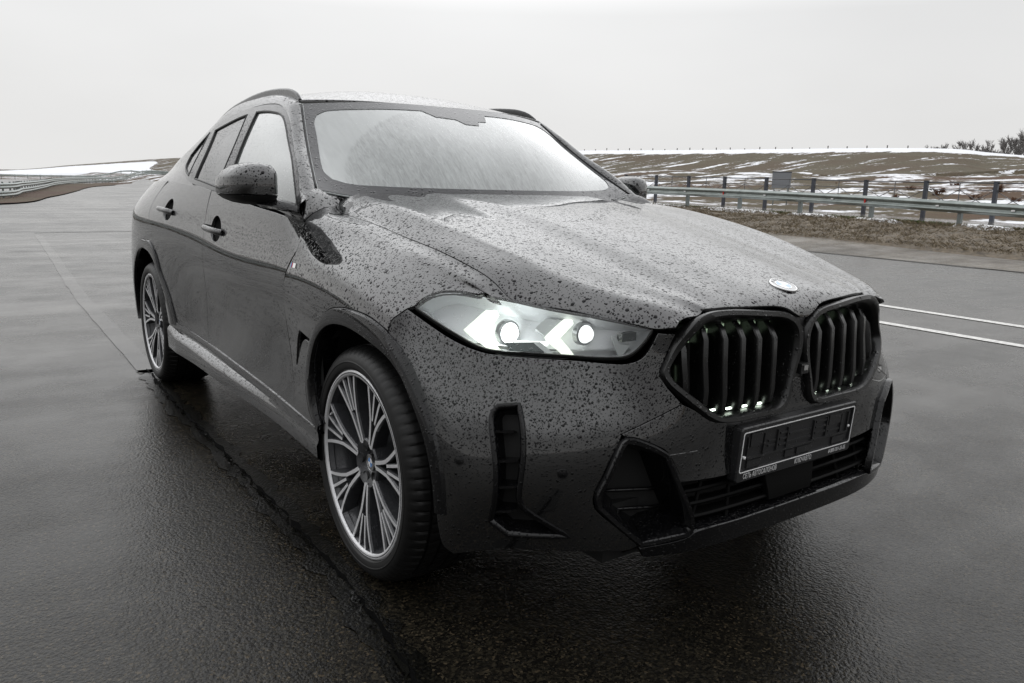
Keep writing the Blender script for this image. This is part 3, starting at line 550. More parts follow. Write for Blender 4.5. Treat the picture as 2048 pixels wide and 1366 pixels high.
glass_dark=pbr('tinted_glass',(.01,.011,.011),.03,0,.5)
panel('rear_window',GH,rw,glass_dark,car,step=.04,off=-.005)
tail=MB()
sec=[BODYD(np.array([4.03]),np.array([q]))[0] for q in np.linspace(.38,1.085,14)]+[GH(np.array([4.05]),np.array([q]))[0] for q in np.linspace(.03,1.16,16)]
secm=[(-a[0],a[1],a[2]) for a in sec]; sp=[(a[0],a[1],a[2]) for a in sec]
lo=[p for p in sp if p[2]<.72]; hi=[p for p in sp if p[2]>=.70]
def tailpart(name,pts,mat,bulge):
    V=[];F=[];m=len(pts);k=12
    for (x,y,z) in pts:
        for j in range(k+1):
            t=-1+2*j/k; V.append((x*t,y+bulge*(1-t*t)+.02,z))
    for i in range(m-1):
        for j in range(k): F.append((i*(k+1)+j,i*(k+1)+j+1,(i+1)*(k+1)+j+1,(i+1)*(k+1)+j))
    mb=MB(); mb.add(V,F); return mb.build(name,mat,car,True)
tailpart('rear_bumper',lo,paint_side,.12); tg=tailpart('tailgate',hi,paint_side,.10)
for s in SIDES:
    panel('tail_light',BODYD,[(3.75,1.02),(4.04,.95),(4.04,1.03),(3.8,1.05)],pbr('tail_light_red',(.25,.01,.01),.1,0,.5,.5),car,s,off=.004)
glass=bpy.data.materials.new('fogged_glass'); glass.use_nodes=True
def fogglass(m,fogcol,f_lo,f_hi,streaks=True,tint=(.82,.88,.86)):
    n=m.node_tree.nodes; l=m.node_tree.links; n.clear(); o=n.new('ShaderNodeOutputMaterial')
    tr=n.new('ShaderNodeBsdfTransparent'); tr.inputs[0].default_value=tint+(1,)
    df=n.new('ShaderNodeBsdfDiffuse'); df.inputs[0].default_value=fogcol+(1,)
    tl=n.new('ShaderNodeBsdfTranslucent'); tl.inputs[0].default_value=fogcol+(1,)
    md=n.new('ShaderNodeMixShader'); md.inputs[0].default_value=.35; l.new(df.outputs[0],md.inputs[1]); l.new(tl.outputs[0],md.inputs[2])
    tc=n.new('ShaderNodeTexCoord'); mp=n.new('ShaderNodeMapping'); l.new(tc.outputs['Object'],mp.inputs[0])
    if streaks:
        mp.inputs['Rotation'].default_value=(0,0,R(24)); mp.inputs['Scale'].default_value=(1.6,.33,.33)
    nf=noise_(n,l,mp.outputs[0],22,5,.62,.6); nb=noise_(n,l,tc.outputs['Object'],2.2,2,.5)
    if streaks:     # what the wiper blade has swept
        sx_=n.new('ShaderNodeSeparateXYZ'); l.new(tc.outputs['Object'],sx_.inputs[0])
        dx=math_(n,l,'SUBTRACT',sx_.outputs[0],.13); dz=math_(n,l,'SUBTRACT',math_(n,l,'MULTIPLY',sx_.outputs[2],1.75),1.98)
        rr_=math_(n,l,'SQRT',math_(n,l,'ADD',math_(n,l,'MULTIPLY',dx,dx),math_(n,l,'MULTIPLY',dz,dz)))
        swept=maprange(n,l,math_(n,l,'ADD',rr_,math_(n,l,'MULTIPLY',nf,.02)),.825,.84,1,0)
        mp2=n.new('ShaderNodeMapping'); mp2.inputs['Rotation'].default_value=(0,0,R(-38)); mp2.inputs['Scale'].default_value=(7,1.2,1.2); l.new(tc.outputs['Object'],mp2.inputs[0])
        fine=noise_(n,l,mp2.outputs[0],14,4,.7,.8); extra=math_(n,l,'MULTIPLY',swept,maprange(n,l,fine,.35,.65,-.02,-.26))
    fac=math_(n,l,'ADD',maprange(n,l,nf,.35,.7,f_lo,f_hi),maprange(n,l,nb,.3,.7,-.06,.06),clamp=True)
    if streaks: fac=math_(n,l,'ADD',fac,extra,clamp=True)
    mx=n.new('ShaderNodeMixShader'); l.new(fac,mx.inputs[0]); l.new(tr.outputs[0],mx.inputs[1]); l.new(md.outputs[0],mx.inputs[2])
    gl=n.new('ShaderNodeBsdfGlossy'); gl.inputs['Roughness'].default_value=.015; gl.inputs[0].default_value=(1,1,1,1)
    nb_,h=drops(n,l,.5,dist=.14,scales=((120,.4,.36),(260,.4,.4)))
    l.new(nb_,gl.inputs['Normal'])
    fr=n.new('ShaderNodeFresnel'); fr.inputs[0].default_value=1.5; l.new(nb_,fr.inputs['Normal'])
    f2=math_(n,l,'MULTIPLY',fr.outputs[0],1.7,clamp=True)
    m2=n.new('ShaderNodeMixShader'); l.new(f2,m2.inputs[0]); l.new(mx.outputs[0],m2.inputs[1]); l.new(gl.outputs[0],m2.inputs[2]); l.new(m2.outputs[0],o.inputs[0])
fogglass(glass,(.76,.80,.79),.62,.72)
sideglass=bpy.data.materials.new('misted_side_glass'); sideglass.use_nodes=True; fogglass(sideglass,(.55,.62,.585),.30,.40,False,(.5,.56,.53))
w=[(-1,-.01),(-1,.5),(-1,.99),(-.8,.992),(-.5,.995),(0,.997),(.5,.995),(.8,.992),(1,.99),(1,.5),(1,-.01),(.8,-.03),(.5,-.03),(0,-.03),(-.5,-.03),(-.8,-.03)]
wsn=panel('windshield',WS,w,glass,car,side=-1,step=.03,gap=.003,corner=30,depth=.005)
# black ceramic border of the windshield, with the sensor patch
frit=wet('glass_border_black',(.03,.03,.033),.2,1.0,.8,spec=0,cior=1.6,scales=((75,.3,.5),(150,.6,.5)))
bi=[(.955,.30),(.952,.45),(.948,.62),(.945,.78),(.925,.845),(.87,.885),(.65,.903),(.41,.912),(.24,.916),(.17,.85),(.03,.838),(-.02,.785),(-.12,.78),(-.15,.828),(-.22,.832),(-.28,.917),(-.65,.915),(-.87,.90),(-.925,.86),(-.945,.78),(-.948,.62),(-.952,.45),(-.955,.30),(-.95,.20),(-.92,.13),(-.85,.10),(-.7,.10),(-.4,.105),(0,.11),(.4,.105),(.7,.10),(.85,.10),(.92,.13),(.95,.20)]
panel('windshield_border',WS,w,frit,wsn,side=-1,holes=[bi],step=.03,gap=.006,off=.0022,thick=False,hgap=0,corner=33)
tintwet=wet('tinted_wet_glass',(.012,.014,.013),.1,1.0,.8,spec=0,cior=2.1,scales=((110,.7,.37),(210,.7,.4)))
for s in SIDES:
    DL=TR['dlo']
    tr_=panel('window_trim',GH,DL,gloss,car,s,holes=[TR['wf'],TR['wr'],TR['wq']],step=.03,gap=.001,hgap=0,off=.001)
    for nm,k in (('front_side_window','wf'),('rear_side_window','wr'),('quarter_window','wq')):
        panel(nm,GH,TR[k],sideglass if nm[0]=='f' else tintwet,tr_,s,step=.04,gap=-.002,off=-.005,thick=False)
        ring_strip('window_seal',GH,TR[k],[(0,.0015),(.004,.004),(.009,.001),(.010,-.006)],rubber,tr_,s)
    # roof side: from the window trim to the roof, back over the C-pillar
    side=[(1.255,.418),(1.39,.431),(1.52,.4235),(1.845,.404),(2.30,.399),(2.453,.382),(2.573,.338),(2.646,.276),(2.717,.214),(2.634,.142),(2.46,.077),(2.1786,.0276),(2.10,.0)]
    out_=[(2.78,0.0),(3.2,.0),(3.6,0.0),(4.05,0.0),(4.06,.5),(3.76,.63),(3.2,.60),(2.78,.55),(2.0,.512),(1.5,.512),(1.262,.508)]
    panel('roof_side',GH,side+out_,paint,car,s,gap=.001)
    # A-pillar between windshield edge and side window
    V=[];F=[];ys=np.linspace(.625,1.29,30); DLp=np.array([(a,b) for a,b in DL[:5]])
    qs=np.linspace(0,1,60); we=WS(np.full(60,1.0),qs)
    n_=7
    for y in ys:
        q=np.interp(y,DLp[:,0],DLp[:,1]); a=GH(np.array([y]),np.array([q]))[0]
        b=np.array([np.interp(y,we[:,1],we[:,0]),y,np.interp(y,we[:,1],we[:,2])])
        if y<we[0,1]: k=(we[0,1]-y)/.065; b=np.array([we[0,0]+k*.073,y,we[0,2]-k*.036])
        if y>we[-1,1]: k=y-we[-1,1]; b=np.array([we[-1,0]-k*.13,y,we[-1,2]+k*.20])
        nrm=np.cross(b-a,np.array([0,1,0])); nrm/=np.linalg.norm(nrm)+1e-9; nrm=nrm if nrm[2]>0 else -nrm
        nrm=nrm+np.array([.25,-.25,.3]); nrm/=np.linalg.norm(nrm)
        for j in range(n_):
            t=j/(n_-1); p=a*(1-t)+b*t+nrm*.016*math.sin(math.pi*t)**.7; V.append((p[0]*s,p[1],p[2]))
    for i in range(len(ys)-1):
        for j in range(n_-1): F.append((i*n_+j,i*n_+j+1,(i+1)*n_+j+1,(i+1)*n_+j))
    mb=MB(); mb.add(V,F); mb.build('windshield_pillar',paint,car,True)
    # seal along the windshield edge
    mb=MB(); mb.tube([(p[0]*s*1.003,p[1],p[2]+.003) for p in we[::3]],.0045,6); mb.build('windshield_seal',rubber,car,True)
    # roof rail
    mb=MB(); rp=[(.642,1.275,1.585),(.636,1.32,1.612),(.630,1.40,1.636),(.624,1.52,1.651),(.620,1.7,1.661),(.62,1.9,1.659),(.622,2.1,1.645),(.627,2.35,1.614),(.632,2.6,1.558),(.637,2.8,1.500),(.642,2.92,1.457)]
    P=crom([(a[1],a[2]) for a in rp],.05,False); W_=np.interp(P[:,0],[a[1] for a in rp],[a[0] for a in rp])
    mb.sweep([(w_*s,y,z) for w_,(y,z) in zip(W_,P)],[(-.008,-.032),(-.009,-.002),(-.006,.005),(0,.007),(.006,.005),(.009,-.002),(.008,-.032)],Vector((0,0,1))); mb.build('roof_rail',gloss,car,True,angle=60)
    # sill
    V=[];F=[];ys=np.linspace(.30,2.50,45)
    for y in ys:
        d=BODYD(np.array([y]),np.array([.385]))[0]; w0=d[0]; k=max(0,min(1,(y-.75)/.9))*max(0,min(1,(2.55-y)/.25)); zt=d[2]+.012; zb=.292
        pr=[(w0-.03,zt+.02),(w0+.004,zt+.006),(w0+.006,zt-.004),(w0+.004-.008*k,zt-.03-.012*k),(w0+.008+.022*k,zt-.042-.018*k),(w0+.012+.024*k,zt-.05-.02*k),(w0+.010+.022*k,zb+.012),(w0-.002+.02*k,zb),(w0-.15,zb-.01)]
        V+=[(a*s,y,b) for a,b in pr]
    m=9
    for i in range(len(ys)-1):
        for j in range(m-1): F.append((i*m+j,i*m+j+1,(i+1)*m+j+1,(i+1)*m+j))
    mb=MB(); mb.add(V,F); mb.build('side_sill',paint,car,True,angle=35)
    # wheel arch trims
    def strip3(name,A,B,mat,w_in=.07):
        k=70
        def rs(P):
            P=np.array(P); d=np.concatenate([[0],np.cumsum(np.linalg.norm(np.diff(P,axis=0),axis=1))]); t=np.linspace(0,d[-1],k); return np.stack([np.interp(t,d,P[:,i]) for i in range(3)],1)
        A=rs(A);B=rs(B)
        for _ in range(3): A[1:-1]=(A[:-2]+2*A[1:-1]+A[2:])/4; B[1:-1]=(B[:-2]+2*B[1:-1]+B[2:])/4
        nrm=np.tile(np.array([1.,0,0]),(k,1))
        rows=[A-nrm*.004,A+nrm*.004,A*.93+B*.07+nrm*.010,A*.5+B*.5+nrm*.013,A*.1+B*.9+nrm*.010,B+nrm*.004,B-nrm*.006+(B-A)*.05,B-nrm*w_in+(B-A)*.1]
        V=np.vstack(rows); V[:,0]*=s; F=[]
        for r in range(len(rows)-1):
            for i in range(k-1): F.append((r*k+i,r*k+i+1,(r+1)*k+i+1,(r+1)*k+i))
        mb=MB(); mb.add(V,F); return mb.build(name,mat,car,True,angle=40)
    b3=lambda pts:[tuple(BODY(np.array([p]),np.array([q]))[0]) for p,q in pts]
    u3=lambda pts:[tuple(BUMP(np.array([p]),np.array([q]))[0]) for p,q in pts]
    A=b3(crom(TR['arch_o_f'][::-1],.03,False))+u3(crom(TR['b_arch'],.03,False))[2:]
    B=b3(crom(TR['arch_i_f'][::-1],.03,False))+u3(crom(TR['b_archi'],.03,False))[2:]
    strip3('wheel_arch_trim',A,B,gloss)
    ra=[(p,q) for p,q in AB[::-1]]+[x for x in arc]
    inn=[]
    for a in np.linspace(R(172),R(-15),26):
        y=2.95+.452*math.cos(a); z=.375+.45*math.sin(a); inn.append((y,bq(y,z)))
    bd3=lambda pts:[tuple(BODYD(np.array([p]),np.array([q]))[0]) for p,q in pts]; strip3('wheel_arch_trim',bd3(crom(ra,.03,False)),bd3(inn),gloss)
    # wheel houses
    for yc in (-.05,2.96):
        mb=MB(); pr=[(.955,.455),(.62,.455),(.60,.43),(.60,.05)]; V=[];F=[];n=28
        for i in range(n+1):
            a=R(-8+196*i/n)
            for (x,r) in pr: V.append((x*s,yc+r*math.cos(a),.375+r*math.sin(a)))
        for i in range(n):
            for j in range(3): F.append((i*4+j,i*4+j+1,i*4+j+5,i*4+j+4))
        mb.add(V,F); mb.build('wheel_housing',dark,car,True)
mb=MB(); mb.box((0,1.55,.34),(1.24,4.6,.16)); mb.box((0,1.4,.34),(1.76,1.9,.14)); mb.box((0,3.7,.40),(1.5,.6,.25)); mb.box((0,-.55,.30),(1.1,.4,.06)); mb.build('underbody',dark,car)
# ---- front bumper
BH=TR['b_hl']; BA=TR['b_arch']; IO=TR['int_o']
KO=TR['kid_o']; KI=TR['kid_i']
for s in SIDES:
    o=[(.975,.80)]+TR['b_fs']+BH[1:]+TR['b_kid']+TR['b_seam'][1:]+[IO[0]]+IO[:9:-1]+[IO[9]]+TR['b_bot'][::-1][1:]+TR['b_archi'][::-1][:-1]
    bc=panel('front_bumper_corner',BUMP,o,paint_side,car,s,holes=[TR['b_curt']],step=.018,hgap=0)
    # air curtain recess
    c=TR['b_curt']
    ring_strip('air_curtain_frame',BUMP,c,[(-.006,.0005),(-.004,.006),(.003,.007),(.009,.002),(.012,-.02),(.016,-.06)],gloss,bc,s,corner=35)
    panel('air_curtain_back',BUMP,c,dark,bc,s,off=-.05,thick=False,gap=-.02)
    for q in (.625,.555,.485,.415):
        mb=MB(); P=[on(BUMP,p,q-.006*(p-.875)/.04,o_,s)[0] for p,o_ in ((.883,-.004),(.87,-.006),(.856,-.008),(.843,-.012))]
        P2=[on(BUMP,p,q+.004,-.05,s)[0] for p in (.883,.87,.856,.843)]
        V=[];F=[]
        for a,b in zip(P,P2): V+=[a+Vector((0,0,.004)),a-Vector((0,0,.003)),b-Vector((0,0,.002)),b+Vector((0,0,.002))]
        for i in range(3):
            for j in range(4): F.append((i*4+j,i*4+(j+1)%4,i*4+4+(j+1)%4,i*4+4+j))
        mb.add(V,F+[(0,1,2,3),(12,13,14,15)]); mb.build('air_curtain_fin',gloss,bc)
    for (p,q) in TR['sensors']:
        mb=MB(); P,n=on(BUMP,p,q,.001,s); a=n.cross(Vector((0,0,1))).normalized(); b=a.cross(n)
        V=[P+n*h+(a*math.cos(t)+b*math.sin(t))*r for (r,h) in ((.0135,0),(.0125,.0015),(.0115,.0003),(.0105,.0008),(.001,.0014)) for t in np.linspace(0,2*math.pi,24,endpoint=False)]
        F=[(r*24+i,r*24+(i+1)%24,r*24+24+(i+1)%24,r*24+24+i) for r in range(4) for i in range(24)]
        mb.add(V,F); mb.build('parking_sensor',gloss,bc,True)
    # lower side intake: raised frame, walls, back
    inf=ring_strip('side_intake_frame',BUMP,IO,[(0,-.004),(.001,.010),(.006,.016),(.016,.014),(.021,.004),(.024,-.03),(.035,-.10)],gloss,bc,s,corner=30)
    panel('side_intake_back',BUMP,IO,dark,inf,s,off=-.095,thick=False,gap=.02)
    for q in (.40,.455):
        mb=MB(); mb.tube([on(BUMP,p,q,-.07,s)[0] for p in (.45,.52,.60,.65)],.005,6); mb.build('intake_bar',gloss,inf,True)
K=[(.0371,.7235),(.0422,.6921),(.0576,.6469),(.0865,.6288),(.1603,.6269),(.268,.6283),(.332,.6352),(.3693,.6507),(.4109,.6814),(.4499,.7002)]
hf=K+TR['b_seam'][1:]+[(.6097,.6213),(.585,.618),(.5267,.591),(.4981,.5719),(.4575,.4876)]+[(.2753,.4778)]
cb=panel('front_bumper_centre',BUMP,[(0,.735)]+hf+[(0,.474)]+[(-p,q) for p,q in hf[::-1]],paint_side,car,-1,step=.018)
# bridge between the kidneys
br=[(.03,.905),(.006,.87),(.004,.80),(.02,.755),(.033,.72),(.03,.70)]
panel('grille_bridge',BUMP,[(0,.91)]+br+[(0,.70)]+[(-p,q) for p,q in br[::-1]],satin,car,-1,step=.012,off=-.002,gap=-.002)
mb=MB(); mb.box((0,-.872,.745),(.034,.03,.03)); mb.box((0,-.888,.748),(.018,.006,.014),1); mb.build('front_camera',[plastic,chrome],car)
panel('tow_eye_cover',BUMP,TR['tow'],paint_side,cb,-1,off=.0015,depth=.003,step=.02,gap=.001)
lp=[(.56,.322),(.425,.335),(.41,.345),(.2,.348)]
panel('front_lip',BUMP,[(p,q) for p,q in lp]+[(0,.349)]+[(-p,q) for p,q in lp[::-1]]+[(-.55,.298),(-.4,.292),(0,.288),(.4,.292),(.55,.298)],gloss,car,-1,step=.02,gap=0,off=.012,depth=.05)
dark_gl=pbr('lower_grille_black',(.002,.002,.002),.6,spec=.1)
lg=panel('lower_grille_back',BUMP,[(.46,.5),(0,.49),(-.46,.5),(-.42,.33),(0,.33),(.42,.33)],dark,car,-1,off=-.085,thick=False,gap=0)
for q,of in ((.452,-.03),(.415,-.03),(.378,-.025)):
    mb=MB(); ps=np.linspace(-.44,.44,23); mb.sweep([on(BUMP,float(p),q,of,1)[0] for p in ps],[(-.004,-.03),(.004,-.03),(.006,.008),(0,.012),(-.005,.008)],[on(BUMP,float(p),q,0,1)[1] for p in ps]); mb.build('lower_grille_slat',dark_gl,lg)
for p in (-.36,-.24,.24,.36):
    mb=MB(); a=on(BUMP,p,.47,-.03,1)[0]; b=on(BUMP,p*1.12,.35,-.02,1)[0]; mb.tube([a,b],.006,6); mb.build('lower_grille_post',dark_gl,lg)
rp_=[(-.12,.46),(.12,.46),(.10,.365),(-.10,.365)]
panel('radar_cover',BUMP,rp_,dark_gl,lg,-1,off=-.008,depth=.02,step=.03)
# ---- kidney grilles
def by_angle(loop,n=90):
    P=crom(loop,.006,True,60); d=np.concatenate([[0],np.cumsum(np.linalg.norm(np.diff(np.vstack([P,P[:1]]),axis=0),axis=1))]); return P,d
slatm=wet('slat_black',(.003,.003,.003),.3,.1,.4,scales=((110,.4,.4),(220,.5,.42)))
led=pbr('led_white',(.9,1,.92),.3,emit=(.86,1,.84),es=4.0)
led_dim=pbr('led_glow_strip',(.8,1,.8),.3,emit=(.62,.85,.55),es=.30)
for s in SIDES:
    O=crom(KO,.008,True,60); I=crom(KI,.004,True,60)
    c=O.mean(0); OX=BUMP(O[:,0],O[:,1]); IX=BUMP(I[:,0],I[:,1])
    an=np.arctan2(I[:,1]-c[1],(I[:,0]-c[0])*.62); ao=np.arctan2(O[:,1]-c[1],(O[:,0]-c[0])*.62)
    IB=np.array([I[np.argmin(np.abs(np.angle(np.exp(1j*(an-a)))))] for a in ao])
    for _ in range(2): IB=(np.roll(IB,1,0)+2*IB+np.roll(IB,-1,0))/4
    n1=chart_n(BUMP,O[:,0],O[:,1]); A=BUMP(O[:,0],O[:,1]); B=BUMP(IB[:,0],IB[:,1])
    rows=[A-n1*.02,A+n1*.002,A*.94+B*.06+n1*.010,A*.75+B*.25+n1*.017,A*.25+B*.75+n1*.016,A*.04+B*.96+n1*.008,B-n1*.004,B-n1*.03,B-n1*.085]
    m=len(A); V=np.vstack(rows); V[:,0]*=s
    F=[(r*m+i,r*m+(i+1)%m,(r+1)*m+(i+1)%m,(r+1)*m+i) for r in range(len(rows)-1) for i in range(m)]
    mb=MB(); mb.add(V,F); kg=mb.build('kidney_grille_frame',satin,car,True,angle=45)
    panel('grille_back',BUMP,KI,dark,kg,s,off=-.082,thick=False,gap=-.01,step=.03)
    for p in (.435,.372,.305,.238,.172,.105):
        k=np.where(np.abs(I[:,0]-p)<.006)[0]; z1=I[k,1].max()+.012; z0=I[k,1].min()-.012
        rowsP=[]
        H=z1-z0
        for t,o_ in ((0,-.035),(.10,-.012),(.25,-.006),(.55,-.006),(.78,-.008),(.88,-.024),(1,-.050)):
            P,n=on(BUMP,p,z0+H*t,o_,1); 
            rowsP.append((P,n))
        V=[];F=[]
        for P,n in rowsP:
            sd_=n.cross(Vector((0,0,1))).normalized()
            if sd_.x<0: sd_=-sd_
            for a,d in ((-.0105,-.002),(-.0075,.003),(.0075,.003),(.0105,-.002),(.008,-.055),(-.008,-.055)):
                q_=P+sd_*a+n*d; V.append((q_.x*s,q_.y,q_.z))
        for i in range(len(rowsP)-1):
            for j in range(6): F.append((i*6+j,i*6+(j+1)%6,i*6+6+(j+1)%6,i*6+6+j))
        mb=MB(); mb.add(V,F); mb.build('grille_slat',slatm,kg,True,angle=35)
    # lit cells of the grille: small lamps at the upper and lower rim
    for p,z,mt in ((.335,.668,led),(.27,.665,led),(.205,.664,led),(.14,.664,led)):
        P,n=on(BUMP,p-.01,z,-.03,s); mb=MB(); mb.box(P,(.020,.006,.0045),0); mb.build('grille_lamp',mt,kg)
    for p,z in ((.40,.868),(.335,.893),(.27,.892),(.205,.888),(.14,.886),(.075,.878)):
        P,n=on(BUMP,p,z-.012,-.066,s); mb=MB(); mb.box(P,(.034,.006,.036),0); mb.build('grille_lamp',led_dim,kg)
    for p,z in ((.462,.77),(.055,.70)):
        P,n=on(BUMP,p,z,-.055,s); mb=MB(); mb.box(P,(.006,.010,.05),0); mb.build('grille_lamp',led_dim,kg)
# ---- headlights
lensm=bpy.data.materials.new('clear_lens'); lensm.use_nodes=True
n=lensm.node_tree.nodes; l=lensm.node_tree.links; n.clear(); o=n.new('ShaderNodeOutputMaterial'); tr=n.new('ShaderNodeBsdfTransparent'); tr.inputs[0].default_value=(.94,.95,.95,1); gl=n.new('ShaderNodeBsdfGlossy'); gl.inputs['Roughness'].default_value=.01
nb_,_h=drops(n,l,.6,dist=.4,scales=((75,.3,.5),(150,.5,.5))); l.new(nb_,gl.inputs['Normal']); fr=n.new('ShaderNodeFresnel'); fr.inputs[0].default_value=1.52; l.new(nb_,fr.inputs['Normal']); mx=n.new('ShaderNodeMixShader'); f2=math_(n,l,'MULTIPLY',fr.outputs[0],1.3,clamp=True)
l.new(f2,mx.inputs[0]); l.new(tr.outputs[0],mx.inputs[1]); l.new(gl.outputs[0],mx.inputs[2]); l.new(mx.outputs[0],o.inputs[0])
refl=pbr('lamp_reflector',(.42,.43,.44),.28,.7)
reflb=pbr('lamp_inner_bezel',(.70,.71,.73),.35,.15)
chev=pbr('daylight_chevron',(.9,.93,.88),.4,emit=(.93,1,.86),es=.85)
lampm=pbr('lit_projector',(1,1,1),.1,emit=(.93,1,.97),es=7)
lamp2m=pbr('lit_projector_soft',(1,1,1),.1,emit=(.96,1,.97),es=1.2)
lglass=pbr('projector_glass',(.05,.06,.06),.05,0,.8)
for s in SIDES:
    LN=TR['lens']
    hl=panel('headlight_bowl',BUMP,LN,reflb,car,s,off=-.085,thick=False,gap=.004,step=.025)
    ring_strip('headlight_surround',BUMP,LN,[(-.007,-.012),(-.004,-.005),(0,-.003),(.003,-.008)],plastic,hl,s); ring_strip('headlight_wall',BUMP,LN,[(.003,-.008),(.007,-.05),(.006,-.086)],reflb,hl,s)
    panel('headlight_lens',BUMP,LN,lensm,hl,s,off=0.0,gap=.001,depth=.008,step=.02)
    # inner shelf bezel
    mb=MB()
    for q0,of in ((.836,-.03),):
        V=[];F=[];ps=np.linspace(.56,.86,16)
        for p in ps:
            for a,b in ((q0,of),(q0+.004,of-.02),(q0+.006,-.083)): V.append(on(BUMP,float(p),a,b,s)[0])
        for i in range(15):
            for j in range(2): F.append((i*3+j,i*3+j+1,i*3+j+4,i*3+j+3))
        mb.add(V,F)
    mb.build('lamp_shelf',refl,hl,True)
    panel('acrylic_guide',BUMP,TR['acr1'],pbr('acrylic_grey',(.5,.52,.52),.15) if 'acrylic_grey' not in MATS else MATS['acrylic_grey'],hl,s,off=-.034,depth=.02,gap=0,corner=15); panel('acrylic_guide',BUMP,TR['acr2'],MATS['acrylic_grey'],hl,s,off=-.03,depth=.02,gap=0,corner=15)
    panel('lamp_pocket',BUMP,TR['pock'],pbr('lamp_pocket_dark',(.02,.035,.033),.2) if 'lamp_pocket_dark' not in MATS else MATS['lamp_pocket_dark'],hl,s,off=-.03,depth=.02,gap=0,corner=15); panel('lamp_fin',BUMP,TR['chv3'],MATS['acrylic_grey'],hl,s,off=-.028,depth=.02,gap=0,corner=15)
    for k in ('chev1','chev2'): panel('daylight_chevron',BUMP,TR[k],chev,hl,s,off=-.022,depth=.03,gap=0,step=.02,corner=15)
    for k,r,mt in (('lamp1',.026,lampm),('lamp2',.023,lamp2m)):
        P,n=on(BUMP,*TR[k][0],-.04,s); fwd=Vector((0,-1,0)); mb=MB(); 
        V=[];F=[];m=28
        a=fwd.cross(Vector((0,0,1))).normalized(); b=a.cross(fwd)
        rings=[(1.35,-.012),(1.3,.004),(1.08,.006),(1.0,.002),(.97,.008),(.8,.017),(.5,.024),(.2,.027),(.01,.0275)]
        for rr,h in rings:
            for t in np.linspace(0,2*math.pi,m,endpoint=False): V.append(P+fwd*h+(a*math.cos(t)+b*math.sin(t))*r*rr)
        for i in range(len(rings)-1):
            for j in range(m): F.append((i*m+j,i*m+(j+1)%m,i*m+m+(j+1)%m,i*m+m+j))
        mb.add(V[:4*m],F[:3*m]); ho=mb.build('projector_bezel',refl,hl,True,angle=40)
        mb=MB(); mb.add(V,F[3*m:]); mb.build('projector_lens',mt,ho,True)
    (p0,q0),(p1,q1)=TR['bar']; mb=MB(); mb.sweep([on(BUMP,float(p),q0-.004,-.045,s)[0] for p in np.linspace(p0-.01,p1,8)],[(-.006,-.004),(.006,-.004),(.006,.006),(-.006,.006)],Vector((0,0,1))); mb.build('light_bar',lamp2m,hl)
    P,n=on(BUMP,*TR['refl'][0],-.04,s); mb=MB(); mb.box(P,(.05,.02,.022)); mb.build('corner_reflector',lglass,hl)
# ---- emblem on the hood
def rounded(r,cx=0,cy=0,n=40): return [(cx+r*math.cos(2*math.pi*i/n),cy+r*math.sin(2*math.pi*i/n)) for i in range(n)]
bm_blue=pbr('emblem_blue',(.05,.22,.55),.15,coat=1); bm_white=pbr('emblem_white',(.8,.8,.82),.15,coat=1); bm_black=pbr('emblem_dark',(.10,.10,.105),.2,coat=1)
def roundel(P,n,up,r,parent,letters=True):
    a=up.cross(n).normalized(); b=n.cross(a)   # a: right, b: up
    Mx=Matrix((a,b,n)).transposed().to_4x4(); Mx.translation=P
    T=lambda x,y,z=0:Mx@Vector((x,y,z))
    mb=MB(); N_=48
    prof=[(r,0,0),(r,.002,0),(r*.97,.004,0),(r*.93,.004,0),(r*.925,.003,0)]
    V=[T(q*math.cos(t),q*math.sin(t),h) for q,h,_ in prof for t in np.linspace(0,2*math.pi,N_,endpoint=False)]
    F=[(i*N_+j,i*N_+(j+1)%N_,i*N_+N_+(j+1)%N_,i*N_+N_+j) for i in range(4) for j in range(N_)]
    mb.add(V,F); em=mb.build('round_emblem',chrome,parent,True,angle=40)
    mb=MB(); V=[T(q*math.cos(t),q*math.sin(t),.003) for q in (r*.93,r*.57) for t in np.linspace(0,2*math.pi,N_,endpoint=False)]; mb.add(V,[(j,(j+1)%N_,N_+(j+1)%N_,N_+j) for j in range(N_)]); mb.build('emblem_ring',bm_black,em)
    mb=MB(); V=[T(q*math.cos(t),q*math.sin(t),.0036) for q in (r*.60,r*.55) for t in np.linspace(0,2*math.pi,N_,endpoint=False)]; mb.add(V,[(j,(j+1)%N_,N_+(j+1)%N_,N_+j) for j in range(N_)]); mb.build('emblem_inner_ring',chrome,em)
    for k in range(4):
        mb=MB(); V=[T(0,0,.0033)]+[T(r*.56*math.cos(t),r*.56*math.sin(t),.0033) for t in np.linspace(k*math.pi/2,(k+1)*math.pi/2,13)]
        mb.add(V,[(0,i,i+1) for i in range(1,13)]); mb.build('emblem_quadrant',bm_blue if k in (1,3) else bm_white,em)
    if letters:
        for ch_,ang in (('B',128),('M',90),('W',52)):
            text_mesh('emblem_letter',ch_,r*.30,Mx@Matrix.Translation((r*.75*math.cos(R(ang)),r*.75*math.sin(R(ang)),.0038))@Matrix.Rotation(R(ang-90),4,'Z'),white,em,center=True)
    return em
def text_mesh(name,body,size,Mw,mat,parent,center=False,extrude=.0003,width=None):
    cu=bpy.data.curves.new(name,'FONT'); cu.body=body; cu.size=size; cu.extrude=extrude; cu.resolution_u=3
    cu.align_x='CENTER' if center else 'LEFT'; cu.align_y='CENTER'
    t=bpy.data.objects.new(name+'_tmp',cu); COL.objects.link(t); dg=bpy.context.evaluated_depsgraph_get(); me=bpy.data.meshes.new_from_object(t.evaluated_get(dg)); bpy.data.objects.remove(t)
    if width:
        xs=[v.co.x for v in me.vertices]; k=width/max(1e-6,max(xs)-min(xs))
        for v in me.vertices: v.co.x*=k
    me.transform(Mw); o=bpy.data.objects.new(name,me); COL.objects.link(o); me.materials.clear(); me.materials.append(mat); o.parent=parent; me.name=name; return o
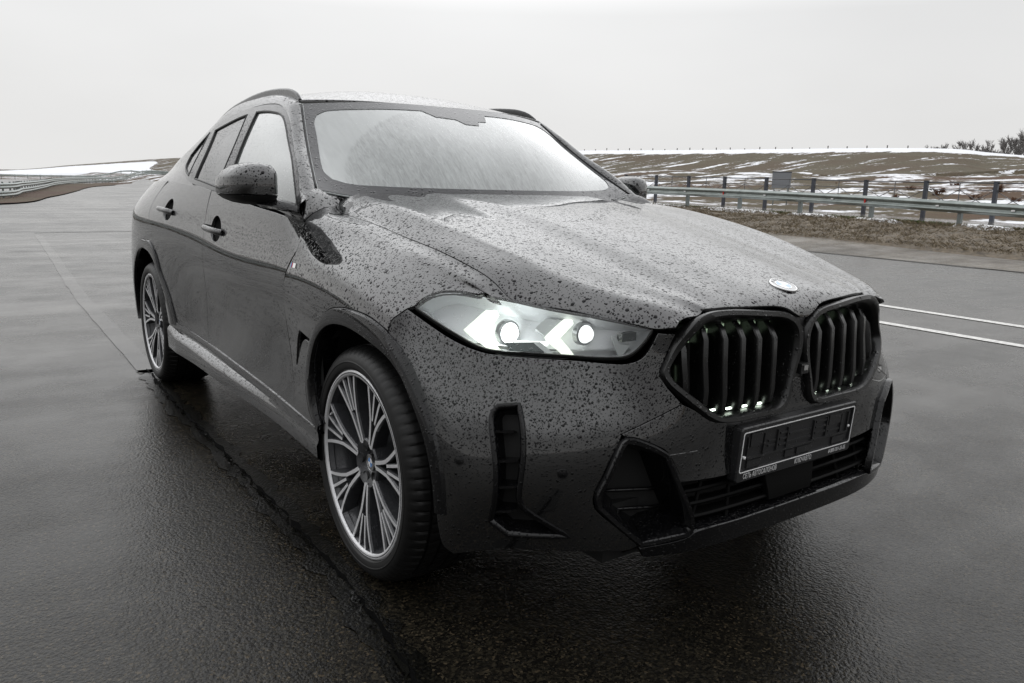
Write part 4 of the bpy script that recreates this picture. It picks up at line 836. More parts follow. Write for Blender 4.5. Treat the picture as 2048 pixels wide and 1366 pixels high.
P,n=on(BODY,TR['emblem'][0][0],1.97,.001,-1); n=Vector((0,n.y,n.z)).normalized(); P.x=0
roundel(P,n,Vector((0,1,.3)).normalized(),.041,car)
# ---- number plate holder (no plate in it)
PC=Vector((0,-.8935,.5408)); TI=-.0721
pn=Vector((0,-math.cos(TI),math.sin(TI))).normalized(); pu=Vector((0,math.sin(TI),math.cos(TI))); px=Vector((1,0,0))
PM=Matrix((px,pu,pn)).transposed().to_4x4(); PM.translation=PC
def rrect(w,h,r,cy=0,n=6):
    o=[]
    for cx,sy,a0 in ((w-r,h-r,0),(-w+r,h-r,90),(-w+r,-h+r,180),(w-r,-h+r,270)):
        for i in range(n+1): a=R(a0+90*i/n); o.append((cx+r*math.cos(a),cy+sy+r*math.sin(a)))
    return o
def loopstack(loops,mat,name,parent,cap0=False,cap1=True,angle=35):
    mb=MB(); V=[];F=[];m=len(loops[0][0])
    for lp,z in loops: V+=[PM@Vector((a,b,z)) for a,b in lp]
    for i in range(len(loops)-1):
        for j in range(m): F.append((i*m+j,i*m+(j+1)%m,i*m+m+(j+1)%m,i*m+m+j))
    if cap1: F.append(tuple((len(loops)-1)*m+j for j in range(m)))
    mb.add(V,F); return mb.build(name,mat,parent,True,angle=angle)
plm=wet('plate_holder_plastic',(.016,.016,.017),.4,0,.6,scales=((110,.4,.5),(200,.6,.5)))
ph=loopstack([(rrect(.272,.0805,.012,-.008),-.030),(rrect(.272,.0805,.012,-.008),-.004),(rrect(.269,.0775,.010,-.008),0),(rrect(.2585,.0545,.006),0),(rrect(.2575,.0535,.006),-.006)],plm,'plate_holder',car,cap1=True)
loopstack([(rrect(.2633,.0593,.008),.0002),(rrect(.2633,.0593,.008),.0010),(rrect(.2605,.0565,.0065),.0010),(rrect(.2605,.0565,.0065),.0002)],pbr('white_plate_line',(.8,.8,.8),.45),'plate_outline',ph,cap1=False)
rnd=random.Random(5)
def rib(x,y,w,h,z=.003):
    mb=MB(); mb.box((0,0,0),(w,h,z)); 
    o_=mb.build('holder_rib',plm,ph); o_.data.transform(PM@Matrix.Translation((x,y,-.006+z/2)))
rib(-.09,-.022,.29,.005,.006); rib(.15,-.020,.19,.005,.006)
for x in (-.235,-.165,-.105,-.06,.065,.13,.205,.24): rib(x,.012,.005,.06,.005)
for x,y,w_,h_ in ((-.2,.03,.05,.04),(-.2,-.04,.06,.022),(-.13,.015,.03,.005),(-.13,.0,.03,.005),(-.08,.03,.03,.006),(-.08,.012,.03,.006),(-.08,-.005,.03,.006),(0,.02,.1,.006),(.0,-.004,.11,.005),(.03,-.04,.07,.02),(.1,.035,.05,.006),(.1,.018,.05,.006),(.1,.0,.05,.006),(.17,.03,.06,.03),(.17,-.004,.06,.005),(.2,-.04,.06,.022),(-.04,-.04,.04,.02)): rib(x,y,w_,h_,.004)
for x,y in ((-.2465,-.016),(.2455,-.004)):
    mb=MB(); mb.lathe([(-.006,.0042),(.001,.0042),(.0018,.003),(.002,.0005)],14,'z'); sc2=mb.build('holder_screw',white,ph,True); sc2.data.transform(PM@Matrix.Translation((x,y,0)))
pt=pbr('white_lettering',(.62,.62,.62),.5)
text_mesh('lettering','СЕТЬ АВТОСАЛОНОВ',.0215,PM@Matrix.Translation((-.243,-.0725,.0004)),pt,ph,width=.147)
text_mesh('lettering','КЛЮЧАВТО',.0215,PM@Matrix.Translation((0.030,-.0725,.0004)),pt,ph,center=True,width=.080)
text_mesh('lettering','8-800-301-33-55',.018,PM@Matrix.Translation((.158,-.0725,.0004)),pt,ph,width=.088)
# ---- mirrors
for s in SIDES:
    ws_=[.935+(a-.962)*1.135 for a in (.962,.972,.99,1.02,1.05,1.08,1.10,1.113,1.118)]
    dy_=-.10 if s<0 else 0.0; yf=[a+dy_ for a in [.875,.825,.797,.797,.812,.842,.882,.935,.99]]; yr=[a+dy_ for a in [.955,.985,1.0,1.015,1.03,1.042,1.052,1.055,1.04]]
    zt=[1.262,1.283,1.296,1.302,1.299,1.288,1.270,1.247,1.222]; zb=[1.172,1.158,1.150,1.147,1.148,1.155,1.166,1.180,1.195]
    def shell(zcut,upper):
        V=[];F=[];m=26
        for w_,a,b,t,c in zip(ws_,yf,yr,zt,zb):
            ym=(a+b)/2; zm=(t+c)/2; ry=(b-a)/2; rz=(t-c)/2
            for j in range(m):
                th=2*math.pi*j/m; ca,sa=math.cos(th),math.sin(th); e_=.5
                y=ym+ry*math.copysign(abs(ca)**(e_ if ca>0 else .7),ca); z=zm+rz*math.copysign(abs(sa)**.5,sa)
                z=max(z,zcut) if upper else min(z,zcut)
                V.append((w_*s,y,z))
        for i in range(len(ws_)-1):
            for j in range(m): F.append((i*m+j,i*m+(j+1)%m,i*m+m+(j+1)%m,i*m+m+j))
        F.append(tuple(range(m))); F.append(tuple((len(ws_)-1)*m+j for j in range(m)))
        mb=MB(); mb.add(V,F); return mb
    cap=shell(1.186,True).build('side_mirror',paint,car,True,angle=50)
    shell(1.184,False).build('mirror_base',plastic,cap,True,angle=50)
    mb=MB(); V=[(w_*s,yr_+.003+dy_,z) for w_,yr_,z in ((.96,.99,1.17),(1.09,1.048,1.19),(1.095,1.05,1.24),(1.05,1.035,1.28),(.97,1.005,1.275))]; mb.add(V,[(0,1,2,3,4)]); mb.build('mirror_glass',chrome,cap)
    mb=MB(); mb.sweep([(.99*s,.885+dy_,1.160),(.94*s,.84+dy_*.9,1.153),(.905*s,.78+dy_*.6,1.143),(.88*s,.72,1.13)],[(-.055,-.012),(-.04,.012),(0,.02),(.045,.012),(.06,-.008),(0,-.022)],Vector((0,0,1))); mb.build('mirror_arm',gloss,cap,True,angle=50)
# ---- wipers, cabin
for x0,x1,q in ((.55,-.05,-.005),(-.05,-.62,-.005)):
    mb=MB(); mb.tube([on(WS,p,q,.004,1)[0] for p in np.linspace(x0,x1,8)],.007,6); mb.build('wiper',plastic,car,True)
cab=pbr('cabin_grey',(.035,.035,.037),.7)
mb=MB(); mb.box((0,.95,1.06),(1.5,.55,.16)); mb.box((0,.85,1.14),(1.4,.3,.04)); mb.box((0,1.05,.85),(.3,.5,.3)); mb.build('dashboard',cab,car)
for x in (-.38,.38):
    mb=MB(); V=[];F=[]
    prof=[(.24,1.30,.70),(.25,1.85,.68),(.25,1.95,.80),(.24,2.02,1.05),(.21,2.08,1.25),(.13,2.10,1.28),(.13,2.12,1.32),(.13,2.13,1.46),(.11,2.13,1.48)]
    for h_,y,z in prof: V+=[(x-h_,y,z),(x+h_,y,z),(x+h_,y+.12,z-.06),(x-h_,y+.12,z-.06)]
    for i in range(len(prof)-1):
        for j in range(4): F.append((i*4+j,i*4+(j+1)%4,i*4+4+(j+1)%4,i*4+4+j))
    F+=[(0,1,2,3),tuple(len(prof)*4-4+j for j in range(4))]
    mb.add(V,F); so=mb.build('front_seat',cab,car,True,angle=40)
mb=MB(); mb.box((0,2.75,.75),(1.3,.5,.2)); mb.box((0,3.0,1.05),(1.3,.15,.6)); mb.build('rear_seat',cab,car)
mb=MB(); c0=Vector((.38,1.32,1.08)); mb.tube([c0+Vector((.185*math.cos(t),.06*math.sin(t),.175*math.sin(t))) for t in np.linspace(0,2*math.pi,28,endpoint=False)],.014,8,closed=True); mb.build('steering_wheel',cab,car,True)
mb=MB(); mb.box((0,1.25,1.50),(.24,.04,.07)); mb.build('inside_mirror',cab,car)
# ---- wheels
RT=.374
def make_wheel(name,seed_rot,tyre_w):
    # built facing -x (outer face at x=0, inboard +x)
    prof=[(.0,.283),(-.004,.290),(-.003,.2965),(.004,.2985),(.012,.290),(.02,.277),(.05,.262),(.12,.255),(.20,.262),(.235,.283),(.24,.29)]
    mb=MB(); mb.lathe(prof,96,'x'); mb.lathe([(.012,.289),(.006,.281),(.02,.272)],96,'x')
    wh=mb.build(name,alloy_dark,None,True,angle=35)
    mb=MB(); mb.lathe([(-.0045,.2905),(-.0052,.2945),(-.0008,.2985)],96,'x'); mb.lathe([(.003,.2795),(-.0045,.281),(-.0052,.2875)],96,'x'); ri=mb.build('rim_edge',silver,wh,True)
    # tyre
    T=[]; sw=tyre_w
    tp=[(.016,.288,0),(.004,.296,0),(-.008,.304,0),(-.012,.316,0),(-.012,.330,0),(-.006,.345,0),(.004,.357,1),(.016,.3655,1),(.030,.3708,1),(.046,.3738,1),(.0475,.366,0),(.054,.366,0),(.0555,.374,2),(.09,.3748,2),(.0915,.3665,0),(.0985,.3665,0),(.10,.375,2),(.138,.375,2),(.1395,.3665,0),(.1465,.3665,0),(.148,.3748,2),(.182,.3738,2),(.1835,.366,0),(.1905,.366,0),(.192,.3735,1),(.22,.3715,1),(.236,.366,1),(.247,.357,0),(.254,.34,0),(.252,.32,0),(.244,.305,0),(.236,.292,0)]
    tp=[(x*sw/.262,r,k) for x,r,k in tp]
    n=72*5; V=[];F=[]; m=len(tp)
    for i in range(n):
        a=2*math.pi*i/n; cut=(i%5==0)
        for j,(x,r,k) in enumerate(tp):
            rr=r-(.0038 if (k==1 and cut) else 0)-(.002 if (k==2 and i%5 in(2,)) else 0); V.append((x,rr*math.cos(a),rr*math.sin(a)))
    for i in range(n):
        for j in range(m-1): F.append((i*m+j,i*m+j+1,((i+1)%n)*m+j+1,((i+1)%n)*m+j))
    mb=MB(); mb.add(V,F); ty=mb.build('tyre',rubber,wh,True,angle=30)
    mb=MB(); mb.lathe([(-.0115,.320),(-.0135,.322),(-.0135,.326),(-.0115,.328)],96,'x'); mb.lathe([(-.0065,.301),(-.0085,.3025),(-.0095,.305)],96,'x'); mb.build('sidewall_ridge',rubber,ty,True)
    # spokes: seven groups of two bent ribs and two rim prongs
    def face_x(r): return .003+.016*max(0,(.275-r)/.2)**1.2
    def bar(mb,pts,w0,w1,dep):
        # pts (r,ang deg) polyline ; bright face mat 0, sides mat 1
        Q=[Vector((face_x(r),r*math.cos(R(a)),r*math.sin(R(a)))) for r,a in pts]; V=[];m=len(Q)
        for i,q in enumerate(Q):
            t=(Q[min(i+1,m-1)]-Q[max(i-1,0)]); t.x=0; t.normalize(); sd_=Vector((0,-t.z,t.y)); w_=(w0+(w1-w0)*i/(m-1))/2
            V+=[q+sd_*w_,q-sd_*w_,q-sd_*(w_+.003)+Vector((.006,0,0)),q-sd_*(w_+.004)+Vector((dep,0,0)),q+sd_*(w_+.004)+Vector((dep,0,0)),q+sd_*(w_+.003)+Vector((.006,0,0))]
        top=[(i*6,i*6+1,i*6+7,i*6+6) for i in range(m-1)]
        sides=[(i*6+a,i*6+b,i*6+6+b,i*6+6+a) for i in range(m-1) for a,b in ((1,2),(2,3),(3,4),(4,5),(5,0))]
        k=len(mb.v); mb.add(V,top,0); mb.v=mb.v; 
        mb.f+=[tuple(a+k for a in f) for f in sides]; mb.m+=[1]*len(sides)
        mb.f+=[tuple(k+j for j in range(6)),tuple(k+(m-1)*6+j for j in range(6))]; mb.m+=[1,1]
    sp=None
    for g in range(7):
        if sp is None:
            mb=MB()
            for sg in (-1,1):
                bar(mb,[(.070,6.5*sg),(.10,6.2*sg),(.135,6.6*sg),(.163,7.2*sg),(.200,9.6*sg),(.245,12.4*sg),(.281,14.6*sg)],.0125,.0105,.045)
                bar(mb,[(.172,3.0*sg),(.21,3.6*sg),(.25,4.1*sg),(.281,4.6*sg)],.0095,.0095,.035)
            # closed U at the hub
            bar(mb,[(.070,-6.5),(.0685,0),(.070,6.5)],.008,.008,.04)
            # dark web between the prongs
            sp=mb.build('spoke',[silver,alloy_dark],wh); me=sp.data; o_=sp
        else:
            o_=sp.copy(); COL.objects.link(o_); o_.parent=wh
        o_.rotation_euler=(R(seed_rot+g*360/7),0,0)
    mb=MB(); mb.lathe([(.05,.083),(.024,.081),(.019,.076),(.024,.062),(.036,.034),(.041,.029),(.042,.001)],48,'x'); mb.lathe([(.05,.083),(.12,.085)],48,'x'); hub=mb.build('hub',alloy_dark,wh,True,angle=40)
    for k in range(5):
        a=R(seed_rot+20+72*k); mb=MB(); mb.lathe([(.032,.0175),(.0245,.0165),(.026,.0155),(.050,.0145),(.050,.001)],20,'x',c=(0,.054*math.cos(a),.054*math.sin(a))); mb.build('lug_hole',dark,hub,True)
    roundel(Vector((.036,0,0)),Vector((-1,0,0)),Vector((0,0,1)),.0275,hub,False)
    mb=MB(); mb.lathe([(.115,.19),(.10,.19),(.10,.09),(.115,.09)],64,'x',closed=True); mb.build('brake_disc',steel,wh,True,angle=30)
    mb=MB(); 
    V=[];F=[]
    for i in range(9):
        a=R(150+7.5*i)
        for x,r in ((.075,.13),(.075,.215),(.14,.215),(.14,.13)): V.append((x,r*math.cos(a),r*math.sin(a)))
    for i in range(8):
        for j in range(4): F.append((i*4+j,i*4+(j+1)%4,i*4+4+(j+1)%4,i*4+4+j))
    mb.add(V,F+[(0,1,2,3),(32,33,34,35)]); mb.build('brake_caliper',pbr('caliper_grey',(.08,.08,.085),.4),wh)
    mb=MB(); mb.tube([(.008,.262*math.cos(R(25)),.262*math.sin(R(25))),(-.008,.245*math.cos(R(25)),.245*math.sin(R(25)))],.004,8); mb.build('valve_stem',steel,wh,True)
    return wh
def copy_tree(o,parent=None):
    c=o.copy(); COL.objects.link(c)
    if parent is not None: c.parent=parent
    for ch in list(o.children): copy_tree(ch,c)
    return c
def flatten(part):
    # thing > part > sub-part and no deeper
    for ch in list(part.children):
        for g in list(ch.children_recursive): g.parent=part
w0=make_wheel('wheel',271,.262); w1=make_wheel('wheel',262,.30)
for o_ in (w0,w1): flatten(o_); o_.parent=car
w0.location=(-.965,0,RT-.004); w0.rotation_euler=(0,0,R(-1)); w1.location=(-.970,2.975,RT-.004)
for o_,y in ((w0,0),(w1,2.975)):
    c=copy_tree(o_,car); c.location=(-o_.location.x,y,RT-.004); c.rotation_euler=(0,0,math.pi)
for p_ in list(car.children): flatten(p_)
# ================================================================== THE PLACE
def smooth(a,b,x):
    t=np.clip((x-a)/(b-a),0,1); return t*t*(3-2*t)
def edge_x(y): return 13.0+.07*(y-5)
PT=[-400,0,2.2,5.5,7.4,9.2,16.6,18.5,24,40,60,100,400]; PZ=[0,0,.05,.34,.45,.36,.24,.26,.5,1.7,2.9,3.6,5]
def terr(x,y):
    x=np.asarray(x,float); y=np.asarray(y,float); t=x-edge_x(y)
    k=smooth(-2,6,t)
    z=np.interp(t,PT,PZ)+k*.016*np.clip(y-8,-30,60)
    z=z+.008*np.where(y>60,(y-60)**2/((y-60)+25),0)*(1-.6*smooth(20,80,t))
    return z
def vnoise(x,y,s,seed=0): return np.array([noise.noise(Vector((a*s+seed,b*s-seed,seed*.37))) for a,b in zip(np.ravel(x),np.ravel(y))])
def texobj(n): return n.new('ShaderNodeTexCoord').outputs['Object']
# ---- materials of the ground
def ground_mat(name,snow_lo,snow_hi,grass=((.075,.058,.033),(.13,.105,.06),(.10,.055,.028)),stretch=None,snowscale=.22,top=None):
    m,n,l,b=nodemat(name); v=texobj(n)
    if stretch:
        mp=n.new('ShaderNodeMapping'); l.new(v,mp.inputs[0]); mp.inputs['Rotation'].default_value=stretch[0]; mp.inputs['Scale'].default_value=stretch[1]; sv=mp.outputs[0]
    else: sv=v
    g=mixc(n,l,maprange(n,l,noise_(n,l,v,1.6,6,.7),.3,.7,0,1),grass[0],grass[1]); g=mixc(n,l,maprange(n,l,noise_(n,l,v,.12,3,.5),.45,.6,0,1),g,grass[2])
    g=mixc(n,l,maprange(n,l,noise_(n,l,v,9,4,.7),.35,.65,.0,.55),g,(.02,.016,.010))
    sn=math_(n,l,'ADD',noise_(n,l,sv,snowscale,7,.62),math_(n,l,'MULTIPLY',math_(n,l,'SUBTRACT',noise_(n,l,v,snowscale*9,5,.65),.5),.35))
    if top is not None:
        at=n.new('ShaderNodeAttribute'); at.attribute_name='slope_pos'; sn=math_(n,l,'ADD',sn,maprange(n,l,at.outputs['Fac'],top[0],top[1],-top[3] if len(top)>3 else 0,top[2]))
    f=maprange(n,l,sn,snow_lo,snow_hi,0,1)
    col=mixc(n,l,f,g,(.78,.79,.82)); l.new(col,b.inputs['Base Color']); b.inputs['Roughness'].default_value=.85; b.inputs['Specular IOR Level'].default_value=.2
    bp=n.new('ShaderNodeBump'); bp.inputs['Strength'].default_value=.6; bp.inputs['Distance'].default_value=.1; l.new(noise_(n,l,v,3,6,.7),bp.inputs['Height']); l.new(bp.outputs[0],b.inputs['Normal'])
    return m
field=ground_mat('field_dry_grass_snow',.52,.58)
snowf=ground_mat('snow_field',.32,.40)
def asphalt(name,base,r_lo,r_hi,bump=.0016):
    m,n,l,b=nodemat(name); v=texobj(n)
    ag=n.new('ShaderNodeTexVoronoi'); ag.inputs['Scale'].default_value=95; l.new(v,ag.inputs['Vector'])
    ag2=n.new('ShaderNodeTexVoronoi'); ag2.inputs['Scale'].default_value=210; l.new(v,ag2.inputs['Vector'])
    sp=n.new('ShaderNodeSeparateColor'); l.new(ag.outputs['Color'],sp.inputs[0])
    sp2=n.new('ShaderNodeSeparateColor'); ag3=n.new('ShaderNodeTexVoronoi'); ag3.inputs['Scale'].default_value=150; l.new(v,ag3.inputs['Vector']); l.new(ag3.outputs['Color'],sp2.inputs[0])
    c=mixc(n,l,maprange(n,l,math_(n,l,'POWER',sp2.outputs[0],2.2),0,1,0,1),tuple(x*.35 for x in base),(base[0]*3.2,base[1]*2.9,base[2]*2.2))
    c=mixc(n,l,math_(n,l,'GREATER_THAN',sp2.outputs[1],.955),c,(base[0]*6,base[1]*5,base[2]*3.6))
    big=noise_(n,l,v,.35,4,.55); med=noise_(n,l,v,2.3,5,.6)
    mp=n.new('ShaderNodeMapping'); l.new(v,mp.inputs[0]); mp.inputs['Scale'].default_value=(.12,1.1,1); st=noise_(n,l,mp.outputs[0],1.2,5,.6)
    c=mixc(n,l,maprange(n,l,big,.35,.65,0,.5),c,tuple(x*.45 for x in base))
    l.new(c,b.inputs['Base Color'])
    wetn=math_(n,l,'ADD',math_(n,l,'MULTIPLY',big,.4),math_(n,l,'ADD',math_(n,l,'MULTIPLY',med,.35),math_(n,l,'MULTIPLY',st,.4)))
    l.new(maprange(n,l,wetn,.45,.72,r_lo,r_hi),b.inputs['Roughness']); b.inputs['Specular IOR Level'].default_value=.38; b.inputs['IOR'].default_value=1.34
    hgt=math_(n,l,'ADD',math_(n,l,'MULTIPLY',math_(n,l,'SUBTRACT',1,ag.outputs['Distance']),.7),math_(n,l,'MULTIPLY',math_(n,l,'SUBTRACT',1,ag2.outputs['Distance']),.3))
    wv=noise_(n,l,v,38,3,.6)
    hgt=math_(n,l,'ADD',hgt,math_(n,l,'MULTIPLY',wv,1.0))
    bp=n.new('ShaderNodeBump'); bp.inputs['Distance'].default_value=bump; l.new(maprange(n,l,wetn,.45,.75,.25,1),bp.inputs['Strength']); l.new(hgt,bp.inputs['Height']); l.new(bp.outputs[0],b.inputs['Normal'])
    return m
asph=asphalt('wet_asphalt',(.012,.0112,.0098),.18,.36,.0028)
# ---- terrain sheet
def grid_mesh(xs,ys,fz,name,mat,keep=None,attr=None):
    X,Y=np.meshgrid(xs,ys,indexing='ij'); Z=fz(X,Y); V=np.stack([X.ravel(),Y.ravel(),Z.ravel()],1); ny=len(ys); F=[]
    for i in range(len(xs)-1):
        for j in range(ny-1): F.append((i*ny+j,(i+1)*ny+j,(i+1)*ny+j+1,i*ny+j+1))
    return link(name,V,F,mat,None,True)
xs=np.unique(np.concatenate([np.linspace(-900,-60,12),np.linspace(-60,10,15),np.linspace(10,60,60),np.linspace(60,160,30),np.linspace(160,1500,14)]))
ys=np.unique(np.concatenate([np.linspace(-500,-40,10),np.linspace(-40,60,60),np.linspace(60,400,50),np.linspace(400,1800,10)]))
g=grid_mesh(xs,ys,lambda X,Y:terr(X,Y)-.03-.05*smooth(6,-4,X-edge_x(Y))+(np.array(vnoise(X,Y,.11,3)).reshape(X.shape)*.5)*smooth(20,34,X-edge_x(Y)),'ground',field); tag(g,kind='structure')
# ---- asphalt carriageway
left=[(-90,-40),(-90,8),(-30,22),(-10,31),(-4,35),(0,38.6),(3.3,53.6),(6.9,73),(12,100),(22,135),(38,170),(60,205)]
right_=[(150,232),(90,190),(60,150),(edge_x(80)+14,110),(edge_x(80)+2,80)]+[(edge_x(y),y) for y in (60,40,25,15,8,2,-5,-15,-40)]
def sheet(name,poly,mat,dz,grid=None,fz=terr):
    P=crom(poly,2.0,True,60); pts=[P]
    if grid is not None: pts.append(grid[inside(P,grid)])
    A=np.vstack(pts); m=len(P); vo,eo,fo,_,_,_=delaunay_2d_cdt([Vector((float(a),float(b))) for a,b in A],[(i,(i+1)%m) for i in range(m)],[],0,1e-6)
    V=np.array([(v[0],v[1]) for v in vo]); F=[f for f in fo if len(f)==3]; cen=np.array([V[list(f)].mean(0) for f in F]); k=inside(P,cen); F=[f for f,a in zip(F,k) if a]
    Z=fz(V[:,0],V[:,1])+dz
    F=[f if np.cross(V[f[1]]-V[f[0]],V[f[2]]-V[f[0]])>0 else f[::-1] for f in F]
    return link(name,np.column_stack([V,Z]),F,mat,None,True)
gx,gy=np.meshgrid(np.arange(-86,120,6),np.arange(-36,230,6)); 
road=sheet('road',left+right_,asph,0,np.stack([gx.ravel()+.37,gy.ravel()+.21],1)); tag(road,kind='structure')
# ---- water standing in the asphalt joints
water=pbr('joint_water',(.008,.008,.007),.07,0,.5,ior=1.33)
def strip(name,path,wid,mat,dz,jit=0,seed=1,st=.06,parent=None):
    P=crom(path,st,False,80); t=np.gradient(P,axis=0); t/=np.linalg.norm(t,axis=1,keepdims=True); nn=np.stack([-t[:,1],t[:,0]],1); rg=np.random.RandomState(seed)
    def j(): 
        a=rg.randn(len(P))*jit; 
        for _ in range(2): a=(np.roll(a,1)+2*a+np.roll(a,-1))/4
        return a[:,None]
    A=P+nn*(wid/2)+nn*j(); B=P-nn*(wid/2)+nn*j()
    V=np.vstack([np.column_stack([A,terr(A[:,0],A[:,1])+dz]),np.column_stack([B,terr(B[:,0],B[:,1])+dz])]); m=len(P)
    return link(name,V,[(i,i+1,m+i+1,m+i) for i in range(m-1)],mat,parent,True)
jm=pbr('joint_shadow_black',(.002,.002,.002),.8,spec=.05); jb=asphalt('joint_dark_band',(.004,.004,.0036),.26,.42,.004)  # sunken joint's shade and the dark car's reflection are put into these colours
JP=[(-1.20,-1.6),(-1.09,-.55),(-1.03,0),(-1.01,1.2),(-1.0,2.6),(-.97,3.3)]
tag(strip('joint_band',JP,.12,jb,.003,.022,6,.025),kind='structure'); tag(strip('joint_groove',JP,.014,jm,.007,.010,2,.02),kind='structure')
rj=np.random.RandomState(3); jp=np.array([(-1.20,-1.6),(-1.09,-.55),(-1.03,0),(-1.01,1.2),(-1.0,2.6),(-.97,3.4)]); V=[];F=[]
for _ in range(46):
    y0=rj.uniform(-.7,2.7); ln=rj.uniform(.03,.14); m=6
    for k in range(m):
        y=y0+ln*k/(m-1); x=np.interp(y,jp[:,1],jp[:,0])-.012+rj.randn()*.006; w_=.0015+.005*math.sin(math.pi*k/(m-1))*rj.rand(); V+=[(x-w_,y,.0105),(x+w_,y,.0095)]
    b0=len(V)-2*m; F+=[(b0+2*k,b0+2*k+1,b0+2*k+3,b0+2*k+2) for k in range(m-1)]
o=link('joint_water',V,F,water,None,True); tag(o,kind='structure')
jw=asphalt('wet_sealed_joint',(.014,.0135,.013),.18,.30,.0016)
o=strip('joint_seal',[(-.97,3.2),(-.93,5),(-.87,7.3),(-.62,12.5),(-.4,17.5)],.13,jw,.003,.006,4,.15); tag(o,kind='structure')
o=strip('joint_seal',[(-.4,18.3),(3,18.55),(9,18.9)],.14,jw,.0045,.05,5,.3); tag(o,kind='structure')
# ---- painted lines
linem,n,l,b=nodemat('road_paint'); v=texobj(n); l.new(mixc(n,l,maprange(n,l,noise_(n,l,v,26,5,.7),.40,.62,0,.55),(.70,.69,.66),(.10,.10,.095)),b.inputs['Base Color']); b.inputs['Roughness'].default_value=.35
for x0,y0,sl in ((5.43,1.2,.056),(6.58,1.8,.075)):
    o=strip('road_line',[(x0+sl*(y-y0),y) for y in (-4,-1,2,5,9,14,20)],.13,linem,.005,.004,int(x0*10),.3); tag(o,'worn white line painted along the road, '+('nearer the car' if x0<6 else 'farther from the car'),'road line','white road lines')
# dark edge joint on the far side
o=strip('road_edge_joint',[(edge_x(y)+.02,y) for y in (-8,0,5,10,20,40)],.10,pbr('edge_mud',(.02,.015,.010),.5),.006,.04,9,.2); tag(o,kind='structure')
# ---- gravelly wet shoulder and bank
shm=asphalt('wet_gravel_shoulder',(.06,.052,.042),.3,.55,.012)
o=sheet('shoulder',[(edge_x(y)+.05,y) for y in (-12,0,8,16,30,50)]+[(edge_x(y)+2.6+.4*math.sin(y*1.7),y) for y in (50,30,22,16,12,9,6,3,0,-12)],shm,.012); tag(o,kind='structure')
bankm,n,l,b=nodemat('verge_clods'); v=texobj(n); c=mixc(n,l,maprange(n,l,noise_(n,l,v,4,6,.7),.3,.7,0,1),(.035,.026,.017),(.15,.115,.075)); c=mixc(n,l,maprange(n,l,noise_(n,l,v,14,4,.7),.5,.7,0,.6),c,(.25,.21,.15)); l.new(c,b.inputs['Base Color']); b.inputs['Roughness'].default_value=.8
def bankz(X,Y):
    t=X-edge_x(Y); return terr(X,Y)+.02
bx=np.arange(0,5.2,.09); by=np.arange(-3,34,.09)
X,Y=np.meshgrid(bx,by,indexing='ij'); XX=edge_x(Y)+2.3+X
nz=vnoise(XX,Y,3.2,7).reshape(X.shape)*.07+vnoise(XX,Y,8.5,2).reshape(X.shape)*.05
k=smooth(0,.8,X)*smooth(5.1,4.0,X+.5*np.sin(Y*.9)*.6)
V=np.stack([XX.ravel(),Y.ravel(),(terr(XX,Y)+.0+k*(.06+nz)-.04*(1-k)).ravel()],1); ny=len(by)
bank=link('verge_bank',V,[(i*ny+j,(i+1)*ny+j,(i+1)*ny+j+1,i*ny+j+1) for i in range(len(bx)-1) for j in range(ny-1)],bankm,None,True); tag(bank,kind='structure')
# dry grass on the bank (uncountable)
rg=np.random.RandomState(4)
def tufts(name,pts,h,w,mat,per=4,lean=.6,parent=None):
    V=[];F=[]
    for (x,y,z) in pts:
        for _ in range(per):
            a=rg.rand()*6.28; hh=h*(.4+rg.rand()); dx,dy=math.cos(a),math.sin(a); lx,ly=rg.randn(2)*lean*hh; ox,oy=rg.randn(2)*h*.3; k=len(V)
            V+=[(x+ox-dx*w,y+oy-dy*w,z),(x+ox+dx*w,y+oy+dy*w,z),(x+ox+lx*.5+dx*w*.6,y+oy+ly*.5+dy*w*.6,z+hh*.6),(x+ox+lx,y+oy+ly,z+hh*.85)]; F+=[(k,k+1,k+2),(k,k+2,k+3)]
    return link(name,V,F,mat,parent,False)
def bladem(name,a,b_):
    m,n,l,b=nodemat(name); gi=n.new('ShaderNodeNewGeometry'); l.new(mixc(n,l,gi.outputs['Random Per Island'],a,b_),b.inputs['Base Color']); b.inputs['Roughness'].default_value=.75; b.inputs['Specular IOR Level'].default_value=.2; return m
dry=bladem('dry_grass_blades',(.05,.037,.022),(.26,.21,.14))
pts=[]
for _ in range(24000):
    t=2.6+rg.rand()*4.6; y=-2+rg.rand()*34; x=edge_x(y)+t; pts.append((x,y,float(terr(x,y))+.05))
tag(tufts('dry_grass',pts,.065,.005,dry,3,.7),kind='stuff',label='matted dry brown grass on the bank before the guardrail')
green=bladem('green_grass_blades',(.03,.045,.012),(.09,.12,.03))
pts=[]
for _ in range(2600):
    y=-2+rg.rand()*34; x=edge_x(y)+7.9+rg.rand()*1.1; pts.append((x,y,float(terr(x,y))))
tag(tufts('green_grass',pts,.10,.010,green,4),kind='stuff',label='narrow strip of green grass behind the guardrail')
